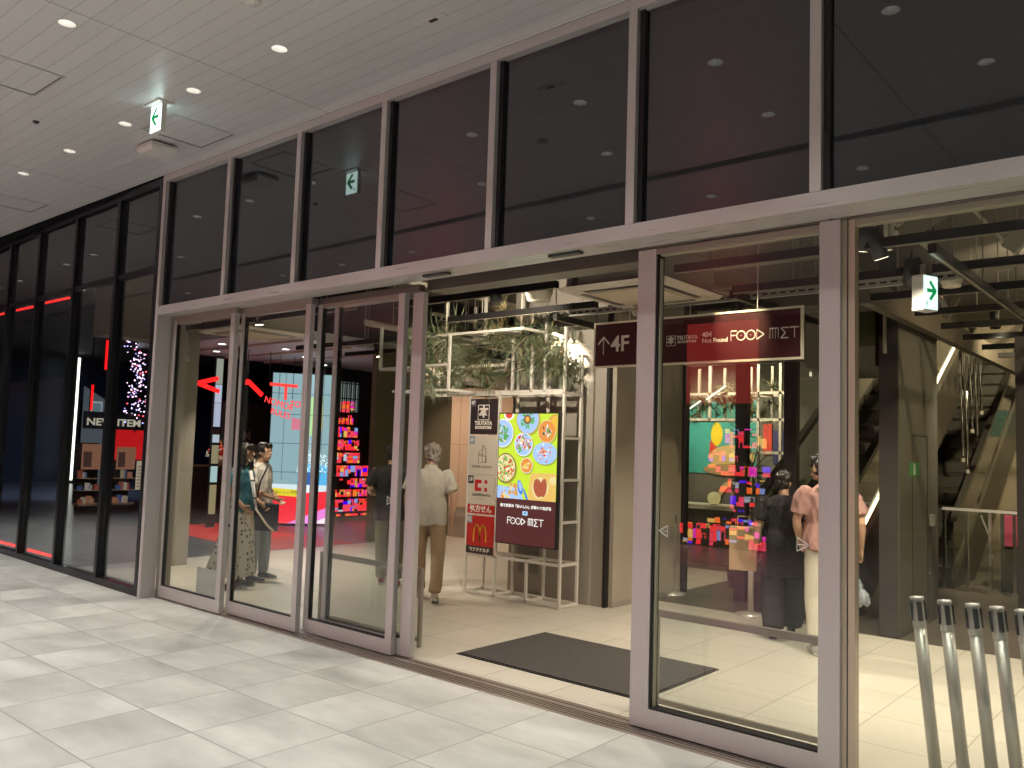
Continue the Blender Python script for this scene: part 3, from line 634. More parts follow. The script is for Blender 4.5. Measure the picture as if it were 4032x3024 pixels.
# ------------------------------------------------------------------ white display frame with boards and screen
M_rack = mat('rack_white', (.74, .70, .63), .45)
RK = empty('white_display_frame', (-6.05, 7.18, 0), 'white square tube frame holding shop boards and plants beside the column', 'display frame')
g = MB(); q = .028
def rb(x0, y0, z0, x1, y1, z1, w=q):
    g.bar((x0+6.05, y0, z0), (x1+6.05, y1, z1), w)
X4 = (-6.73, -6.275, -5.82, -5.365)
for x in X4:
    rb(x, 0, 0, x, 0, 2.28 if x != -5.82 else .45); rb(x, .31, 0, x, .31, 2.72)
    for z in (.02, .45, 2.285): rb(x, .016, z, x, .294, z)
for z in (.02, .45, 2.285):
    for y in (0, .31): rb(-6.714, y, z, -5.381, y, z)
for z in (.90, 1.35, 1.80): rb(-6.714, 0, z, -6.291, 0, z); rb(-5.365, .016, z, -5.365, .294, z)
rb(-5.365, 0, 2.29, -5.365, 0, 3.0)
g.build('lower_frame', M_rack, RK)
g = MB()
# canopy lattice
for y in (0, .31, -.45): rb(-7.60, y, 2.31, -5.38 if y >= 0 else -6.65, y, 2.31); rb(-7.55, y+.05, 2.95, -5.62, y+.05, 2.95)
for x in (-7.55, -7.17, -6.66): rb(x, -.434, 2.31, x, .294, 2.31)
for x in (-7.5, -7.0, -6.5, -6.0, -5.64): rb(x, -.384, 2.95, x, .344, 2.95)
for y in (0, .62): rb(-6.46, y+.31, 2.72, -5.38, y+.31, 2.72)
rb(-5.38, .33, 2.72, -5.38, .92, 2.72); rb(-5.38, .31, 2.3, -5.38, .31, 2.72)
for x, y, z0, z1 in ((-7.17, 0, 2.33, 3.45), (-6.545, 0, 2.96, 3.44), (-5.985, 0, 2.96, 3.44), (-6.07, .31, 2.73, 3.3), (-5.63, 0, 2.3, 3.2), (-5.83, .31, 2.73, 3.02), (-6.67, -.45, 2.32, 2.94), (-7.17, -.45, 2.32, 2.94),
    (-6.46, .31, 2.3, 2.71), (-6.1, 0, 2.3, 2.94), (-5.64, .31, 2.3, 2.71), (-5.82, 0, 2.3, 2.94), (-7.6, 0, 2.33, 3.3), (-7.6, .31, 2.33, 3.1), (-7.0, .31, 2.96, 3.4)): rb(x, y, z0, x, y, z1)
rb(-6.545, .0, 3.0, -5.985, .0, 3.0); rb(-7.7, 0, 2.62, -6.2, 0, 2.62); rb(-7.7, .35, 2.6, -6.2, .35, 2.6); rb(-7.17, -.45, 2.6, -6.67, -.45, 2.6)
g.build('canopy_lattice', M_rack, RK)
# a second canopy seen through the third door
t = empty('hanging_white_lattice', (-8.15, 7.2, 0), 'white square hanging lattice over the lobby seen through the third door', 'lattice')
g = MB()
for a, b in (((-.25, 0, 2.65), (-.25, 0, 3.2)), ((.05, .4, 2.6), (.05, .4, 3.1)), ((-.25, 0, 2.65), (.9, 0, 2.65)), ((.05, .4, 2.6), (.9, .4, 2.6)), ((-.25, 0, 2.65), (.05, .4, 2.65)), ((.5, 0, 2.65), (.5, .4, 2.65)), ((.5, 0, 2.65), (.5, 0, 3.1))): g.bar(a, b, .035)
g.build('frame', M_rack, t)

M_paperw = mat('board_white', (.66, .60, .50), .5, 0, .02, 4)
M_chip = mat('floor_chip', (.28, .32, .40), .5)
def board(z0, z1, name, label, m, chip, chipm=M_chip):
    t = empty(name, (-6.503, 7.160, z0), label, 'shop board', 'shop boards on the white display frame')
    MB().box(-.208, .208, 0, .010, 0, z1-z0).build('panel', m, t)
    if chip:
        MB().box(-.208, -.125, -.003, -.0005, z1-z0-.09, z1-z0).build('floor_chip', chipm, t)
        text('floor_number', chip, .065, (-.167, -.004, z1-z0-.047), FRONT, M_wl, t, .0005, .001)
    return t
b1 = board(1.825, 2.235, 'shop_board', 'black bookstore board at the top of the shop board column', mat('board_black', (.035, .026, .028), .45), '4F', mat('chip_dim', (.10, .11, .14), .5))
hon_logo(b1, .0, -.004, .25, .17, M_wl); text('shop_name', 'TSUTAYA', .062, (0, -.004, .125), FRONT, M_wl, b1, .0005, .003); text('shop_name', 'BOOKSTORE', .043, (0, -.004, .075), FRONT, M_wl, b1, .0005, .0026)
b2 = board(1.36, 1.80, 'shop_board', 'white lounge board with line drawn house, second from the top', M_paperw, '4F')
M_ink = mat('dark_ink', (.05, .045, .045), .5)
g = MB()
L = [((-.06, .14), (-.06, .25)), ((-.06, .25), (0, .29)), ((0, .14), (0, .34)), ((0, .34), (.055, .29)), ((.055, .29), (.055, .14)), ((-.06, .14), (.06, .14)), ((-.06, .215), (0, .235)), ((0, .235), (.06, .20)), ((.06, .20), (.06, .14)), ((-.06, .25), (0, .20))]
for a, b in L: g.bar((a[0], -.003, a[1]), (b[0], -.003, b[1]), .002, .004)
g.build('house_logo', M_ink, b2); text('shop_name', 'SHARE LOUNGE', .036, (0, -.003, .09), FRONT, M_ink, b2, .0005, .0, sx=1.15)
b3 = board(1.02, 1.345, 'shop_board', 'white pharmacy board with red block logo, third from the top', M_paperw, '1F', M_ink)
M_red = mat('logo_red', (.55, .02, .02), .45)
g = MB(); z = .15; g.box(-.10, -.055, -.004, -.001, z, z+.13).box(-.0545, .0, -.004, -.001, z+.09, z+.13).box(-.0545, .0, -.004, -.001, z, z+.04).box(.05, .09, -.004, -.001, z+.09, z+.13).box(.05, .09, -.004, -.001, z, z+.04)
g.build('block_logo', M_red, b3); text('shop_name', 'ココカラファイン', .036, (0, -.003, .105), FRONT, M_ink, b3, .0005, .002); text('small_writing', 'ココロ、カラダ、ゲンキ。', .014, (0, -.003, .065), FRONT, M_ink, b3, .0005, .0)
b4 = board(.915, 1.015, 'shop_board', 'narrow red pharmacy board with white writing, fourth from the top', mat('board_red', (.50, .02, .018), .45), None)
text('writing', '処方せん', .085, (.0, -.003, .048), FRONT, M_wl, b4, .0005, .003)
b5 = board(.46, .89, 'shop_board', 'red burger board with yellow arches at the bottom of the column', MATS['board_red'], 'B2')
MB().box(-.208, .208, -.003, -.0005, 0, .085).build('black_strip', MATS['board_black'], b5); text('shop_name', 'マクドナルド', .052, (0, -.004, .042), FRONT, M_wl, b5, .0005, .0025)
g = MB(); M_yel = mat('logo_yellow', (.80, .48, .03), .45)
for s in (-1, 1):
    pts = []
    for i in range(15):
        u = i/14; a = PI*u
        x = .049*(1-math.cos(a))/2*1.95; pts.append((s*(x), .14+.185*math.sin(a)**.62))
    for a, b in zip(pts[:-1], pts[1:]):
        d = Vector((b[0]-a[0], b[1]-a[1])).normalized(); g.bar((a[0]-d.x*.004, -.003, a[1]-d.y*.004), (b[0]+d.x*.004, -.003, b[1]+d.y*.004), .002, .017)
g.build('arches_logo', M_yel, b5)

# ------------------------------------------------------------------ portrait screen with dishes on a lime ground
T = empty('digital_sign', (-5.80, 7.10, .62), 'tall lit screen showing dishes on lime green over maroon band', 'screen')
MB().box(-.425, .425, .01, .07, 0, 1.45).build('case', M_blackpl, T, bevel=.004)
EM = lambda n, c, s=1.: emis('scr_'+n, c, s)
y = .006
MB().box(-.41, .41, y, .0098, .50, 1.437).build('lime_ground', EM('lime', (.60, .80, .03), .95), T)
MB().box(-.41, .41, y, .0098, .012, .4995).build('maroon_band', EM('maroon', (.075, .014, .016), 1.), T)
def disc(name, cx, cz, rx, rz, m, yy, rot=0, n=28, par=T, wob=0, seed=0):
    r = random.Random(seed); vs = []
    for i in range(n):
        a = 2*PI*i/n; k = 1+wob*r.uniform(-1, 1); px, pz = rx*math.cos(a)*k, rz*math.sin(a)*k
        X_, Z_ = cx+px*math.cos(rot)-pz*math.sin(rot), cz+px*math.sin(rot)+pz*math.cos(rot)
        X_ = max(-.41, min(.41, X_)); Z_ = max(.5, min(1.437, Z_)); vs.append((X_, yy, Z_))
    return MB().poly(vs[::1]).build(name, m, par)
pale = EM('pale_blue', (.38, .58, .95), .95); wht = EM('white', (.95, .93, .86), .95); grn = EM('green', (.08, .42, .07), .9); red = EM('red', (.75, .06, .03), .9); org = EM('orange', (.85, .30, .05), .9); brn = EM('brown', (.14, .04, .02), .9); crm = EM('cream', (.88, .72, .34), .9); tan_ = EM('tan', (.70, .38, .08), .9); yel = EM('yellow', (.9, .68, .06), .9); blu = EM('blue', (.06, .20, .75), .9)
def bits(cx, cz, R, ms, n, yy, seed, sz=.016):
    r = random.Random(seed); g = MB()
    for i in range(n):
        a = r.uniform(0, 2*PI); d = R*math.sqrt(r.random()); px, pz = cx+d*math.cos(a), cz+d*math.sin(a); s = sz*r.uniform(.6, 1.5)
        g.k = r.randrange(len(ms)); k = r.uniform(0, PI); vs = []
        for j in range(6):
            b_ = 2*PI*j/6; ex, ez = s*math.cos(b_), s*.6*math.sin(b_); vs.append((max(-.41, min(.41, px+ex*math.cos(k)-ez*math.sin(k))), yy-.00004*i, max(.5, min(1.437, pz+ex*math.sin(k)+ez*math.cos(k)))))
        g.poly(vs)
    g.build('food', ms, T)
def dish(cx, cz, R, plate, rim, ms, n, seed, inner=.78, rz=None):
    rz = rz or R
    disc('dish_shadow', cx+.012, cz-.014, R*1.02, rz*1.02, EM('shade', (.40, .52, .03), .8), y-.0005)
    if rim: disc('dish_rim', cx, cz, R, rz, rim, y-.0010)
    disc('plate', cx, cz, R*.93, rz*.93, plate, y-.0015)
    bits(cx, cz, R*inner, ms, n, y-.002, seed)
dish(.0, 1.375, .165, pale, tan_, [grn, grn, EM('leaf', (.14, .55, .1), .9)], 60, 1, .6); disc('egg_yolk', .0, 1.375, .05, .05, brn, y-.0052); disc('egg_yolk', .0, 1.375, .034, .034, org, y-.0056); disc('egg_yolk', .0, 1.38, .016, .018, yel, y-.006)
dish(-.36, 1.22, .16, pale, wht, [grn, EM('olive', (.28, .36, .08), .9), crm, grn], 60, 2, .62)
dish(.27, 1.245, .125, org, crm, [brn, crm, EM('lav', (.6, .5, .6), .9), grn, wht], 22, 3, .5)
dish(-.05, 1.10, .13, pale, wht, [red, org, wht, grn, crm], 60, 4, .82)
dish(.25, 1.01, .165, pale, pale, [red, wht, EM('lav', (.6, .5, .6), .9), pale, org], 46, 5, .6, .12)
dish(-.30, .835, .155, crm, brn, [red, crm, wht, grn, red, EM('leaf', (.14, .55, .1), .9)], 110, 6, .85, .165)
dish(.0, .87, .085, org, wht, [yel, org, crm], 14, 7, .6)
disc('red_bowl', -.27, 1.425, .075, .06, wht, y-.0011); disc('red_bowl', -.27, 1.425, .05, .04, red, y-.0016)
disc('steamer', .38, 1.33, .10, .10, tan_, y-.0008); disc('steamer', .39, 1.33, .075, .08, EM('amber', (.88, .52, .05), .9), y-.0012)
MB().poly([(.03, y-.0009, .5), (.41, y-.0009, .5), (.41, y-.0009, .80), (.06, y-.0009, .79)]).build('wooden_board', EM('board', (.85, .55, .14), .9), T)
disc('meat_roll', .20, .635, .115, .115, crm, y-.0013, .2, 24, T, .05, 2); disc('meat_roll', .17, .635, .06, .10, EM('meat', (.45, .10, .05), .9), y-.0018, .25); disc('meat_roll', .245, .64, .045, .10, EM('meat', (.45, .10, .05), .9), y-.0018, -.1)
disc('onion', .37, .72, .05, .045, crm, y-.0013); disc('spoon', -.08, .63, .035, .08, blu, y-.0013, .3); disc('spoon', -.08, .64, .022, .055, pale, y-.0017, .3); disc('spoon', .005, .54, .014, .09, blu, y-.0013, .45)
MB().poly([(-.41, y-.0009, .5), (-.03, y-.0009, .5), (-.10, y-.0009, .62), (-.41, y-.0009, .64)]).build('printed_paper', pale, T); bits(-.23, .53, .14, [org, red, crm, tan_], 40, y-.0016, 9, .024)
text('slogan', '旬で本気の「おいしい」が食いつながる', .040, (0, y-.002, .42), FRONT, EM('white', (1, 1, 1)), T, .0003, .002)
MB().box(-.035, .035, y-.002, y-.001, .33, .375).build('floor_tag', EM('tag', (.45, .72, 1), .9), T); text('floor_mark', '4F', .036, (0, y-.003, .352), FRONT, EM('tagtext', (.05, .2, .4), 1.), T, .0003, .0015)
food_met(T, -.245, y-.003, .225, .072, EM('white', (1, 1, 1)), .0085)
for q in (-.3, .3): MB().box(q-.02, q+.02, .0705, .085, .1, 1.35).build('wall_bracket', M_blackpl, T)

# ------------------------------------------------------------------ air plants
def leafmat(name, c): return mat(name, c, .55, 0, .35, 9)
LM = [leafmat('leaf_silver', (.24, .28, .19)), leafmat('leaf_green', (.13, .17, .09)), leafmat('leaf_brown', (.30, .22, .12)), leafmat('leaf_dark', (.06, .09, .03))]
def tuft(seed, n=46, L_=.26, droop=.5, m=0, spread=1.2):
    r = random.Random(seed); g = MB()
    for i in range(n):
        a = r.uniform(0, 2*PI); el = r.uniform(-.4, spread); ln = L_*r.uniform(.55, 1.1); wd = .011*r.uniform(.7, 1.3)
        d = Vector((math.cos(a)*math.cos(el), math.sin(a)*math.cos(el), math.sin(el))); p = Vector((0, 0, 0)); side = d.cross(Vector((0, 0, 1))); side = side.normalized() if side.length > .01 else Vector((1, 0, 0))
        pts = []; tw = Vector((r.uniform(-.3, .3), r.uniform(-.3, .3), 0))
        for k in range(7):
            u = k/6; pts.append((p.copy(), wd*(1-u)**.7+.0008)); d = (d+Vector((0, 0, -droop*.28*(.3+u)))+tw*.3).normalized(); p += d*ln/6
        g.k = 0 if r.random() < .8 else 1
        vs = []
        for p_, w_ in pts: vs += [p_-side*w_/2, p_+Vector((0, 0, -w_*.25)), p_+side*w_/2]
        o = len(g.v); fs = []
        for k in range(6):
            for j in (0, 1): fs.append((3*k+j, 3*k+j+1, 3*k+j+4, 3*k+j+3))
        g.add(vs, fs)
    return g.v, g.f, g.m
def plant_mesh(name, seed, **kw):
    m = kw.pop('m', 0); v, f, mi = tuft(seed, **kw); me = bpy.data.meshes.new(name); me.from_pydata(v, [], f)
    me.materials.append(LM[m]); me.materials.append(LM[2 if m != 2 else 1])
    for p, k in zip(me.polygons, mi): p.material_index = k
    return me
PM = [plant_mesh('air_plant_leaves', 1, m=0), plant_mesh('air_plant_leaves', 2, m=1, droop=1.2, L_=.34, n=40), plant_mesh('air_plant_leaves', 3, m=2, L_=.24), plant_mesh('air_plant_leaves', 4, m=0, droop=1.6, L_=.30, n=52, spread=.5), plant_mesh('air_plant_leaves', 5, m=1, L_=.22, n=56)]
def place_plant(p, k, label, s=1., group='air plants tied to the white display frame'):
    o = bpy.data.objects.new('air_plant', PM[k]); C.objects.link(o); o.location = p; o.scale = (s, s, s); o.rotation_euler = (rnd.uniform(-.5, .5), rnd.uniform(-.5, .5), rnd.uniform(0, 6.28))
    return tag(o, label, 'plant', group)
rp = random.Random(11)
PL = [((-6.95, 7.1, 3.12), 0, 'pale silver air plant perched on the upper left shelf of the frame', 1.25), ((-6.2, 7.12, 3.24), 2, 'brightly lit golden air plant at the very top of the frame', 1.05), ((-6.42, 7.1, 3.08), 3, 'long brightly lit air plant drooping below the golden one', 1.1),
      ((-5.38, 7.4, 2.42), 4, 'lone air plant tied to the lower right corner post of the frame', .9), ((-5.55, 7.15, 2.95), 4, 'spiky air plant on the right end of the upper shelf', 1.), ((-7.3, 7.0, 2.35), 0, 'large silver air plant hanging at the lower left of the frame', 1.3), ((-6.95, 6.75, 2.36), 3, 'drooping air plant on the front lower bar by the doorway edge', 1.2)]
for p, k, lab, s in PL: place_plant(p, k, lab, s, None)
for i in range(98):
    zone = i % 4
    if zone == 0: p = (rp.uniform(-7.55, -6.2), rp.choice((7.0, 7.2, 7.5)), rp.uniform(2.35, 2.75)); lab = 'air plant in the tangle at the lower left of the white frame'
    elif zone == 1: p = (rp.uniform(-6.5, -5.5), rp.choice((7.15, 7.3)), rp.uniform(2.78, 3.0)); lab = 'green air plant along the middle shelf of the white frame'
    elif zone == 2: p = (rp.uniform(-5.95, -5.4), rp.choice((7.2, 7.4)), rp.uniform(2.5, 2.85)); lab = 'hanging air plant in the right part of the white frame'
    else: p = (rp.uniform(-7.6, -6.7), rp.choice((6.8, 7.2)), rp.uniform(2.6, 3.0)); lab = 'air plant at the left end of the white frame canopy'
    place_plant(p, rp.choice((0, 1, 3, 1, 4, 2)), lab, rp.uniform(.85, 1.3))

# ------------------------------------------------------------------ people
def remesh(mb, name, m, parent, vox=.011, fold=0., fscale=9., seed=0, smooth=3, zst=.35):
    me = bpy.data.meshes.new(name); me.from_pydata(mb.v, [], mb.f); o = bpy.data.objects.new(name, me); C.objects.link(o)
    r = o.modifiers.new('r', 'REMESH'); r.mode = 'VOXEL'; r.voxel_size = vox; s = o.modifiers.new('s', 'SMOOTH'); s.iterations = smooth; s.factor = .5
    bpy.context.view_layer.update(); me2 = bpy.data.meshes.new_from_object(o.evaluated_get(bpy.context.evaluated_depsgraph_get())); bpy.data.objects.remove(o)
    if fold:
        nn = [v.normal.copy() for v in me2.vertices]
        for v, n_ in zip(me2.vertices, nn):
            p = v.co; q = Vector((p.x*fscale, p.y*fscale, p.z*fscale*zst+seed)); k = noise.noise(q)+.55*noise.noise(q*2.1)+.3*noise.noise(q*4.3); v.co = p+n_*(fold*1.45*k)
    for p in me2.polygons: p.use_smooth = True
    me2.materials.clear(); me2.materials.append(m); o = bpy.data.objects.new(name, me2); C.objects.link(o)
    if parent: o.parent = parent
    return o
M_skin = mat('skin', (.50, .30, .20), .5, 0, .08, 12)
def limb(g, pts, rad, n=14): g.tube(pts, rad, n)
def person(loc, head, H, label, pose, top, bottom, shoe, hair, hairlen=0, sleeve='short', skirt=None, sole=(.5, .48, .44), lean=0, build=1., group=None, hairwave=.012, top_fold=.010, long_top=0., tightleg=1., glasses=False):
    """x right, y forward, z up; built at 1.70 m and scaled"""
    t = empty('person', loc, label, 'person', group, head); k = H/1.70; t.scale = (k, k, k)
    P = dict(eL=(-.235, -.03, 1.12), eR=(.235, -.03, 1.12), wL=(-.245, .03, .87), wR=(.245, .03, .87), kL=(-.10, .03, .49), kR=(.10, .03, .49), aL=(-.10, -.02, .09), aR=(.10, -.02, .09), tL=0, tR=0, turn=0, tilt=0, nod=0, yawL=0, yawR=0)
    P.update(pose); V = {q: Vector(v) if isinstance(v, tuple) else v for q, v in P.items()}
    sh = {-1: Vector((-.175*build, -.01, 1.395)), 1: Vector((.175*build, -.01, 1.395))}
    hip = {-1: Vector((-.09, 0, .90)), 1: Vector((.09, 0, .90))}
    sk = MB()
    hc = Vector((P.get('hx', 0), .03, 1.585))
    limb(sk, [(0, -.015, 1.36), (0, -.01, 1.44), (0, .01, 1.52)], [.062, .052, .052])
    Rm = Matrix.Rotation(V['turn'], 3, 'Z') @ Matrix.Rotation(V['tilt'], 3, 'Y') @ Matrix.Rotation(V['nod'], 3, 'X')
    def hd(p): return hc+Rm @ Vector(p)
    hg = MB(); hg.ball((0, 0, .015), (.074, .092, .098), 18, 14); hg.ball((0, .028, -.045), (.054, .062, .062), 14, 10); hg.ball((0, .062, -.088), (.024, .022, .02), 10, 8)
    hg.tube([(0, .082, .02), (0, .104, -.018), (0, .090, -.028)], [.009, .015, .012], 8); hg.ball((0, .086, -.058), (.022, .012, .010), 8, 6)
    for s in (-1, 1): hg.ball((s*.076, -.005, -.008), (.011, .019, .031), 8, 8); hg.ball((s*.032, .070, .028), (.019, .016, .008), 8, 6)
    sk.add([hd(v) for v in hg.v], hg.f)
    for s, e, w_ in ((-1, 'eL', 'wL'), (1, 'eR', 'wR')):
        E_, W_ = V[e], V[w_]
        limb(sk, [sh[s], sh[s].lerp(E_, .5), E_, E_.lerp(W_, .3), W_], [.05, .043, .036, .038, .024])
        d = (W_-E_).normalized(); hn = W_+d*.05; fw_ = Vector((0, 1, 0))-d*d.y; fw_ = fw_.normalized() if fw_.length > .1 else Vector((1, 0, 0)); sd = d.cross(fw_)
        sk.tube([W_-d*.01, W_+d*.035, W_+d*.085], [(.022, .022), (.019, .036) if abs(d.z) > .5 else (.034, .02), (.016, .034) if abs(d.z) > .5 else (.03, .018)], 12)
        for j in range(4):
            b = W_+d*.08+fw_*(.027-.018*j); ln = (.064, .072, .068, .054)[j]; cv = sd*(-s*.3)+fw_*.25
            sk.tube([b, b+d*ln*.45, b+(d+cv*.5).normalized()*ln*.75, b+(d+cv).normalized()*ln], [.0095, .009, .0085, .006], 7)
        b = W_+d*.025+fw_*.025; sk.tube([b, b+(d*.6+fw_).normalized()*.03, b+(d*1.2+fw_).normalized()*.062], [.012, .0105, .008], 7)
    for s, kn, an in ((-1, 'kL', 'aL'), (1, 'kR', 'aR')):
        limb(sk, [hip[s], V[kn], V[kn].lerp(V[an], .35), V[an]+Vector((0, 0, -.03))], [.07, .045, .046, .033])
    limb(sk, [(0, 0, .95), (0, 0, 1.2), (0, -.01, 1.37)], [(.12, .09), (.13, .085), (.13, .07)])
    body = remesh(sk, 'body', M_skin, t, .0068, 0, smooth=2)
    e = MB()
    for s in (-1, 1): e.ball(hd((s*.031, .083, .016)), (.010, .006, .006), 8, 6)
    e.build('eyes', mat('eye_dark', (.03, .02, .015), .2), t, True)
    l_ = MB(); l_.ball(hd((0, .099, -.058)), (.019, .006, .006), 8, 6); l_.build('lips', mat('lip', (.45, .16, .12), .5), t, True)
    # hair
    hr = MB(); hh = MB(); hh.ball((0, -.016, .035), (.084, .096, .094), 18, 12); hh.ball((0, -.05, -.01), (.076, .06, .082), 14, 10); hh.ball((0, .058, .085), (.062, .035, .026), 12, 8)
    if hairlen:
        hh.tube([(0, -.06, .03), (0, -.085, -.12), (0, -.09, -.12-hairlen*.6), (0, -.08, -.12-hairlen)], [(.08, .05), (.085, .05), (.09, .04), (.05, .02)], 16)
        for s in (-1, 1): hh.tube([(s*.07, 0, .05), (s*.085, .0, -.06), (s*.085, -.005, -.08-hairlen*.5), (s*.07, .0, -.12-hairlen*.9)], [(.02, .045), (.025, .05), (.025, .05), (.012, .02)], 10)
        hh.ball((0, .078, .055), (.058, .02, .035), 10, 8)
    hr.add([hd(v) for v in hh.v], hh.f)
    remesh(hr, 'hair', hair, t, .008, hairwave, 34, 3, 2, .6)
    # top
    tp = MB(); zt = .90-long_top
    tp.tube([(0, -.002, zt), (0, .002, 1.0), (0, .006, 1.12), (0, .0, 1.25), (0, -.008, 1.36), (0, -.012, 1.425), (0, -.012, 1.45)], [(.188*build, .142), (.178*build, .136), (.155*build, .120), (.175*build, .125), (.185*build, .105), (.10, .075), (.066, .062)], 26)
    for s, e_, w_ in ((-1, 'eL', 'wL'), (1, 'eR', 'wR')):
        if sleeve == 'none': tp.tube([sh[s]+Vector((-s*.04, 0, -.04)), sh[s].lerp(V[e_], .12)], [.075, .06], 14); continue
        if sleeve == 'short': tp.ball(sh[s]+Vector((-s*.012, 0, -.022)), (.066, .066, .062), 14, 10); tp.tube([sh[s]+Vector((0, 0, -.02)), sh[s].lerp(V[e_], .25), sh[s].lerp(V[e_], .75)], [.058, .068, .076], 16)
        else: tp.tube([sh[s]+Vector((-s*.05, 0, -.03)), sh[s].lerp(V[e_], .2), V[e_], V[w_]], [.085, .07, .055, .04], 16)
    remesh(tp, 'top', top, t, .0105, top_fold, 11, loc[0], 3)
    # legs or skirt
    if skirt:
        n = 44; vs = []; fs = []; prof = ((1.06, .145, .105), (.95, .17, .13), (.75, .20, .17), (.5, .235, .21), (.28, .27, .25), (skirt, .295, .275))
        for i, (z, a, b) in enumerate(prof):
            for j in range(n):
                u = 2*PI*j/n; kf = 1+.085*(i/5)*math.sin(9*u+.6*i)+.03*(i/5)*math.sin(4*u); vs.append((a*kf*math.cos(u), b*kf*math.sin(u)-.01-.11*((1.06-z)/.92)**1.5, z))
        for i in range(len(prof)-1):
            for j in range(n): fs.append((i*n+j, (i+1)*n+j, (i+1)*n+(j+1) % n, i*n+(j+1) % n))
        MB().add(vs, fs).build('skirt', bottom, t, True)
    else:
        tr = MB(); tr.tube([(0, 0, 1.0), (0, .0, .93), (0, -.005, .84)], [(.152*build, .11), (.165*build, .122), (.13, .10)], 20)
        for s, kn, an in ((-1, 'kL', 'aL'), (1, 'kR', 'aR')):
            A = V[an]; K = V[kn]
            tr.tube([hip[s]+Vector((0, -.005, .03)), hip[s].lerp(K, .4), K, K.lerp(A, .5), A+Vector((0, 0, .0))], [.098, .088, .069*tightleg, .066*tightleg, .060*tightleg], 18)
        remesh(tr, 'trousers', bottom, t, .0105, .006, 10, loc[1], 3, .35)
    for s, an, tl, yw in ((-1, 'aL', 'tL', 'yawL'), (1, 'aR', 'tR', 'yawR')):
        A = V[an]; M = Matrix.Translation(A+Vector((0, 0, -.045))) @ Matrix.Rotation(V[yw], 4, 'Z') @ Matrix.Rotation(V[tl], 4, 'X')
        sg = MB(); sg.tube([(0, -.055, .0), (0, 0, .002), (0, .08, -.008), (0, .15, -.014), (0, .185, -.018)], [(.034, .030), (.041, .040), (.044, .032), (.040, .022), (.022, .013)], 14); sg.tube([(0, -.008, 0), (0, -.008, .055)], [.042, .036], 12)
        sg.v = [tuple(M @ Vector(v)) for v in sg.v]; so = remesh(sg, 'shoe', shoe, t, .008, 0, smooth=2)
        sl = MB(); out = [(.036*math.cos(u)*(1.12 if math.sin(u) > 0 else .95), .062+.135*math.sin(u)) for u in [2*PI*j/18 for j in range(18)]]
        sl.add([tuple(M @ Vector((x, y_, -.045))) for x, y_ in out]+[tuple(M @ Vector((x, y_, -.022))) for x, y_ in out], [tuple(range(17, -1, -1)), tuple(range(18, 36))]+[(j, (j+1) % 18, 18+(j+1) % 18, 18+j) for j in range(18)])
        sl.build('sole', mat('sole_%02d' % int(sole[0]*50), sole, .6), so, True)
    return t
blackhair = mat('black_hair', (.018, .014, .012), .4); greyhair = mat('grey_hair', (.22, .19, .16), .55, 0, .5, 60)
HW = math.atan2(.72, .69)   # heading rotation helper below
def face(dx, dy): return math.atan2(dy, dx)-PI/2
p1 = person((-6.603, 6.445, 0), face(-.66, .75), 1.69, 'grey haired man in pale polo shirt and beige trousers walking away inside the doorway',
    dict(kL=(-.11, .10, .50), aL=(-.09, .18, .10), kR=(.11, -.02, .48), aR=(.10, -.16, .12), tR=-.35, eR=(.26, -.06, 1.12), wR=(.25, -.04, .86), eL=(-.25, .0, 1.13), wL=(-.26, .13, .93), turn=.55, tilt=-.08),
    mat('polo_grey', (.50, .47, .40), .8, 0, .05, 60), mat('beige_trousers', (.40, .29, .18), .8, 0, .06, 40), mat('beige_shoe', (.5, .42, .34), .7), greyhair, build=1.06, long_top=.08, top_fold=.013, hairwave=.02, tightleg=1.1)
MB().lathe([(.070, 1.435), (.076, 1.455), (.064, 1.475)], n=20).build('collar', MATS['polo_grey'], p1, True)
# woman: white skirt with dots
def dots_mat():
    m = bpy.data.materials.new('dotted_skirt'); m.use_nodes = True; t = m.node_tree; b = t.nodes['Principled BSDF']; N = t.nodes.new; L = t.links.new
    tc = N('ShaderNodeTexCoord'); v = N('ShaderNodeTexVoronoi'); v.inputs['Scale'].default_value = 15; v.inputs['Randomness'].default_value = .6; mp = N('ShaderNodeMapping'); L(tc.outputs['Object'], mp.inputs[0]); L(mp.outputs[0], v.inputs['Vector'])
    l_ = N('ShaderNodeMath'); l_.operation = 'LESS_THAN'; l_.inputs[1].default_value = .26; L(v.outputs['Distance'], l_.inputs[0]); mx = N('ShaderNodeMix'); mx.data_type = 'RGBA'; L(l_.outputs[0], mx.inputs[0]); mx.inputs[6].default_value = (.56, .52, .44, 1); mx.inputs[7].default_value = (.05, .045, .045, 1)
    L(mx.outputs[2], b.inputs['Base Color']); b.inputs['Roughness'].default_value = .8; return m
IR = face(.80, .60)
p2 = person((-8.589, 5.385, 0), face(.86, .50), 1.63, 'long haired woman in blue top and white dotted long skirt behind the left doors',
    dict(turn=-.1, eL=(-.25, -.06, 1.12), wL=(-.24, .12, .98), eR=(.23, -.05, 1.12), wR=(.20, .12, .97)), mat('teal_top', (.035, .15, .20), .75), dots_mat(), mat('dark_sneaker', (.06, .055, .055), .7, 0, .6, 30), blackhair, hairlen=.42, skirt=.14, build=.9, hairwave=.008)
ph = tag(MB().box(-.035, .035, -.004, .004, -.07, .07).build('phone', mat('phone_case', (.45, .55, .50), .4), None, bevel=.004), 'pale phone held low by the woman in the dotted skirt', 'phone'); ph.location = (-8.78, 5.60, .96); ph.rotation_euler = (.3, .5, .4)
t = empty('folding_umbrella', (-8.27, 5.37, .92), 'slim glossy white umbrella hanging at the side of the dotted skirt', 'umbrella'); t.rotation_euler = (0, R_(-14), R_(20))
